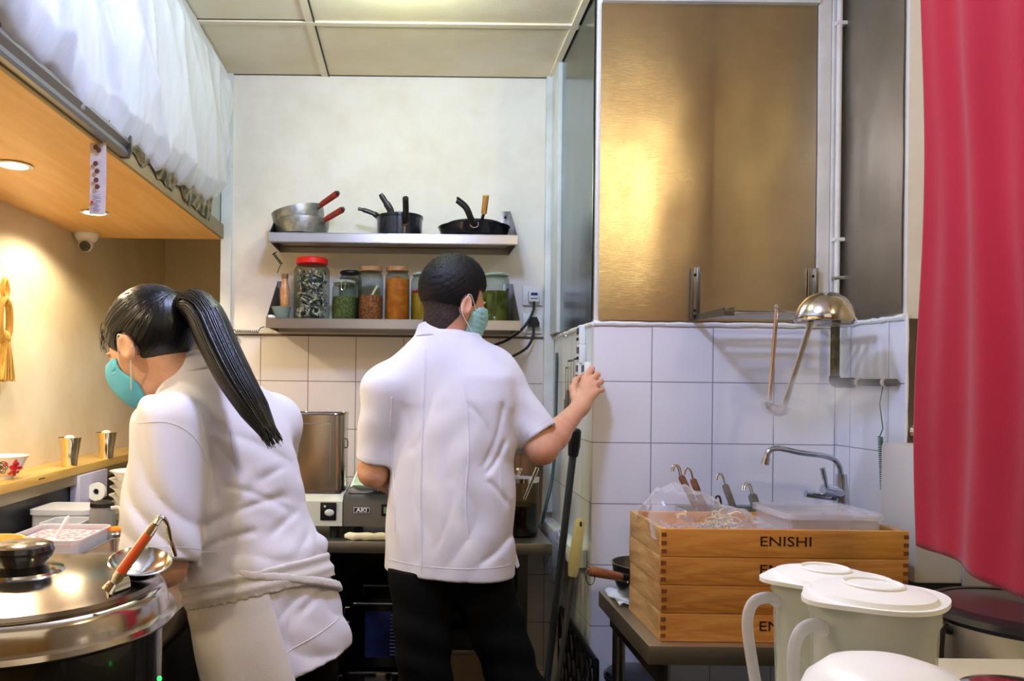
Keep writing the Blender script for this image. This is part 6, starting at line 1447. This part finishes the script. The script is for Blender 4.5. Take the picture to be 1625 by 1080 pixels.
for i in range(170):
    a = random.uniform(-PI, PI); st = Vector(lp(hc, HR, (.060+.03*math.cos(a*2), .095*math.sin(a), .05+.045*math.cos(a)))) if i % 2 else Vector(lp(hc, HR, (random.uniform(-.06, .07), random.choice([.085, .085, -.085]), random.uniform(-.03, .08))))
    pts = []
    for j in range(11):
        q = st.lerp(tie, j/10); q = q+(q-Vector(lp(hc, HR, (-.01, 0, .03)))).normalized()*.03
        h = hb.find_nearest(q)
        if h[0] is not None and (not pts or (h[0]-pts[-1]).length < .05): pts.append(h[0]+h[1]*.0002)
    if len(pts) > 5: k.tube(pts, [.0004]+[.0011]*(len(pts)-2)+[.0006], 5)
k.build('combed_strands', m_hairl, ho)
# loose strands at the forehead
k = MB()
for i in range(46):
    a0 = Vector(lp(hc, HR, (.066+random.uniform(-.02, .02), random.uniform(-.02, .068), .062+random.uniform(-.03, .02)))); a0 = hb.find_nearest(a0)[0]; dv = Vector(HR[:, 0])*random.uniform(.006, .018)+Vector((0, random.uniform(-.010, .01), random.uniform(-.012, .012)))
    k.tube(bez([a0, a0+dv*.6+Vector((0, 0, .006)), a0+dv+Vector((0, 0, -.008)), a0+dv*.9+Vector((.003, 0, -.022))], 4), .0005, 4)
k.build('loose_strands', m_hairl, ho)
# ponytail
tp = [P(280, 496, 1.69), P(303, 481, 1.665), P(324, 497, 1.645), P(346, 545, 1.615), P(372, 597, 1.585), P(401, 645, 1.560), P(426, 686, 1.548)]
TP = bez(tp, 10); n = len(TP)
rad = [float(np.interp(i/(n-1), [0, .08, .2, .42, .65, .85, 1], [.024, .030, .041, .044, .041, .033, .020])) for i in range(n)]
pt = MB(); pt.tube(TP, rad, 22, flat=.75, up=(0, -1, 0))
po = pt.build('ponytail', m_hairl, ho, smooth=180)
k = MB()
for i in range(230):
    a = random.uniform(0, 2*PI); q = random.uniform(.84, 1.03); i0 = random.choice([0, 2, 4, 8, 14, 22]); pts = []
    for j in range(i0, n, 4):
        dd = (TP[min(j+1, n-1)]-TP[max(j-1, 0)]).normalized(); u = (Vector((0, -1, 0))-dd*dd.dot(Vector((0, -1, 0)))).normalized(); v = dd.cross(u); aa = a+.0*j
        pts.append(TP[j]+u*math.cos(aa)*rad[j]*q+v*math.sin(aa)*rad[j]*q*.75)
    e_ = (TP[-1]-TP[-4]).normalized(); pts.append(pts[-1]+e_*random.uniform(.004, .034)+Vector((random.uniform(-.004, .004), 0, 0)))
    if len(pts) > 3: k.tube(pts, [.0014]*(len(pts)-1)+[.0005], 5)
k.build('strands', m_hairl, po)
MB().lathe([(.018, -.006), (.024, -.006), (.025, 0), (.024, .006), (.018, .006)], TP[6], 24, (TP[9]-TP[3]).normalized().to_track_quat('Z', 'Y').to_matrix(), cap=False).build('hair_tie', m_blackpl, ho)
# coat
W_ = nrm(NB+A3((.035, 0, 0))-HP); lf = nrm([-.78, -.62, 0]); lf = nrm(lf-W_*(lf@W_)); U_ = np.cross(lf, W_)
if U_[1] < 0: U_ = -U_
g = Fld((-.66, 1.40, .80), (-.10, 2.02, 1.475), .0042)
Lt = float((NB-HP)@W_)
keys = [(-.145, .0, .0, .158, .132), (-.06, 0, 0, .158, .130), (.03, 0, 0, .150, .122), (.10, 0, 0, .146, .115), (.17, 0, 0, .146, .112), (.26, 0, 0, .156, .112), (.34, 0, 0, .162, .106), (.40, 0, .0, .140, .092), (Lt+.0, 0, .01, .080, .070), (Lt+.03, 0, .015, .06, .058)]
ct = g.loft(HP, lf, U_, W_, keys, 2.2)
ul, vf, wt = g.loc(HP, lf, U_, W_)
sh0 = NB+A3((.03, 0, -.035))
ct = smin(ct, g.cone(sh0, LS+A3((0, 0, .0)), .060, .064), .05); ct = smin(ct, g.cone(sh0, RS, .062, .062), .05)
# cloth blousing over the tie and diagonal drag folds
blo = np.exp(-((wt-.085)/.035)**2)*.012
cre = lambda p_: (1-2*np.abs(np.sin(p_))**.8)
nz1 = np.sin(ul*19+wt*8+1.3)*np.sin(wt*17-ul*7+.4)+.6*np.sin(ul*31-wt*23+2.2)*np.sin(vf*20+wt*13)
m1 = np.clip(.30+.9*np.sin(ul*14+wt*9+.7)*np.sin(wt*12-ul*6+2.1), .05, 1)
fd = .0075*m1*cre((wt*1.0+ul*.60)*21+1.5*nz1+.9*np.sin(ul*13+wt*6))*np.clip((.29-wt)/.10, 0, 1)*np.clip((wt+.02)/.06, .0, 1)
m2 = .5+.5*np.sin(ul*15-wt*21+2.0)
fd = fd+.0022*m2*cre((ul*1.0-wt*.62)*17+1.3*nz1+2.1*np.sin(wt*12+ul*5)+2)*np.clip((wt-.12)/.1, 0, 1)*np.clip((.42-wt)/.1, 0, 1)
fd = fd+.0032*cre((ul*.9-wt*.45)*26+1.8*np.sin(wt*19+ul*8))*np.clip((.01-wt)/.05, 0, 1)
fd = fd+.0008*fold(g.X, g.Y, g.Z, (.5, .4, 1), 90, .6, .8)
ct = ct-blo+fd+creases(g, [((300, 690), (335, 800), .010, .010), ((322, 700), (372, 770), .007, .009), ((330, 835), (440, 800), .009, .010), ((420, 858), (508, 800), .009, .010), ((350, 775), (450, 830), .007, .009), ((400, 770), (490, 735), .007, .010), ((310, 880), (400, 850), .008, .009), ((470, 880), (500, 835), .006, .008), ((455, 700), (480, 760), .004, .010), ((440, 940), (520, 900), .006, .009), ((470, 985), (525, 950), .006, .009), ((430, 1000), (500, 935), .004, .010)], 1.55, 1.70)
sl = g.cone(LS+A3((0, 0, .012)), A3(P(255, 880, 1.525)), .076, .076); sl = sl+.0034*cre(g.Z*26+g.X*17+1.7*np.sin(g.X*21+g.Z*9)+1.4*np.sin(g.Z*14+g.Y*11))+.003*fold(g.X, g.Y, g.Z, (1, .3, .35), 70, .1, .6)
SE = A3(P(254, 893, 1.522)); sl = cutcone(sl, LS, SE)
sr = cutcone(g.cone(RS, RS+(RE_-RS)*.9, .070, .068), RS, RS+(RE_-RS)*.95)
ct = smin(ct, sl, .016); ct = smin(ct, sr, .02); ct = hollow(ct, SE, LS, .060)
ct = np.maximum(ct, -.145-wt+0*ct)
CV, CF = g.mesh(ct); cto = finish('chef_coat', [(CV, CF)], m_coat2, wo, it=1); bw = bvh(CV, CF); del ct, fd
seam(bw, [X_(350, 690, 1.55), X_(362, 740, 1.55), X_(372, 800, 1.55)], .0013, cto, pucker=.0018, m=m_coat2); seam(bw, [X_(468, 690, 1.6), X_(462, 730, 1.6), X_(474, 790, 1.6)], .0013, cto, pucker=.0018, m=m_coat2)
seam(bw, [X_(205, 672, 1.5), X_(262, 672, 1.5), X_(300, 700, 1.5), X_(314, 760, 1.5), X_(313, 840, 1.5)], .0010, cto, 'armhole_seam', pucker=.0004, m=m_coat2)
ring_on(bw, SE-nrm(SE-LS)*.022, SE-LS, .085, 'cuff_stitching', cto, .0010)
hc2 = NB+W_*.0+A3((.012, .0, -.002)); collar(hc2, -U_*.98, lf, nrm(W_+A3((-.10, 0, 0))), .068, .064, .052, .003, 'collar', m_coat2, cto, gap=.03, fall=.014)
# apron: waist band, tie and skirt panel
g = Fld((-.62, 1.42, .42), (-.10, 1.98, 1.18), .0046)
ul, vf, wt = g.loc(HP, lf, U_, W_)
kb = [(k_[0], k_[1], k_[2], k_[3]+.009, k_[4]+.009) for k_ in keys[:6]]; kb[0] = (-.60, 0, 0, .190, .165); kb.insert(1, (-.145, 0, 0, .169, .143))
base = g.loft(HP, lf, U_, W_, kb, 2.2)
inner = base+.0105
bandc = .048+.10*ul
band = np.maximum(np.abs(wt-bandc)-.026, base-.004+.0022*np.sin((wt-bandc)*230)+0*base); band = np.maximum(band, -(inner))
finish('apron_waistband', [g.mesh(band)], m_apron, wo)
skf = base+.0055*np.sin(ul*44+vf*22+1.5*np.sin(wt*8))*np.clip((.02-wt)/.15, 0, 1)-.012*np.clip((.0-wt)/.3, 0, 1)
cutp = (-ul*.9+vf*(-.45))-.015-.02*np.clip(-wt, 0, 1)          # keep her left and front side
sk = np.maximum(np.maximum(skf, -(skf+.0105)), np.maximum(wt-(.030+.10*ul), cutp)+0*skf); sk = np.maximum(sk, .44-g.Z+0*sk)
finish('apron_skirt', [g.mesh(sk)], m_apron, wo)
k2 = np.maximum(np.abs(wt-(.010+.42*(ul+.08)))-.010, base-.006+0*base); k2 = np.maximum(k2, -inner); k2 = np.maximum(k2, np.maximum(ul-.09, vf-.03)+0*k2)
finish('apron_tie', [g.mesh(k2)], m_apron, wo)
bt2 = bvh(CV, CF); seam(bt2, [X_(420, 1052, 1.55), X_(470, 1030, 1.55), X_(532, 996, 1.6)], .0011, cto, 'hem_stitching', pucker=.0004, m=m_coat2)
# trousers and shoes
g = Fld((-.62, 1.44, .05), (-.08, 1.98, 1.02), .007)
d = g.ell(HP-A3((0, 0, .03)), (.15, .125, .13))
for a, b_, c_ in LKN: d = smin(d, smin(g.cone(a, b_, .088, .070), g.cone(b_, c_, .068, .055), .03), .035)
ul, vf, wt = g.loc(HP, lf, U_, W_)
d = d+.003*fold(g.X, g.Y, g.Z, (.3, .2, 1), 55, 1.0, .8); d = np.maximum(d, wt+.115+0*d)
finish('trousers', [g.mesh(np.maximum(d, .06-g.Z))], m_black, wo)
for a, b_, c_ in LKN:
    k = MB(); k.sphere((c_[0]-.05, c_[1]+.02, .045), (.12, .042, .042), 20); k.bb(c_[0]-.17, c_[0]+.05, c_[1]-.02, c_[1]+.06, .001, .02, bev=.008); k.build('shoe', m_blackpl, wo)
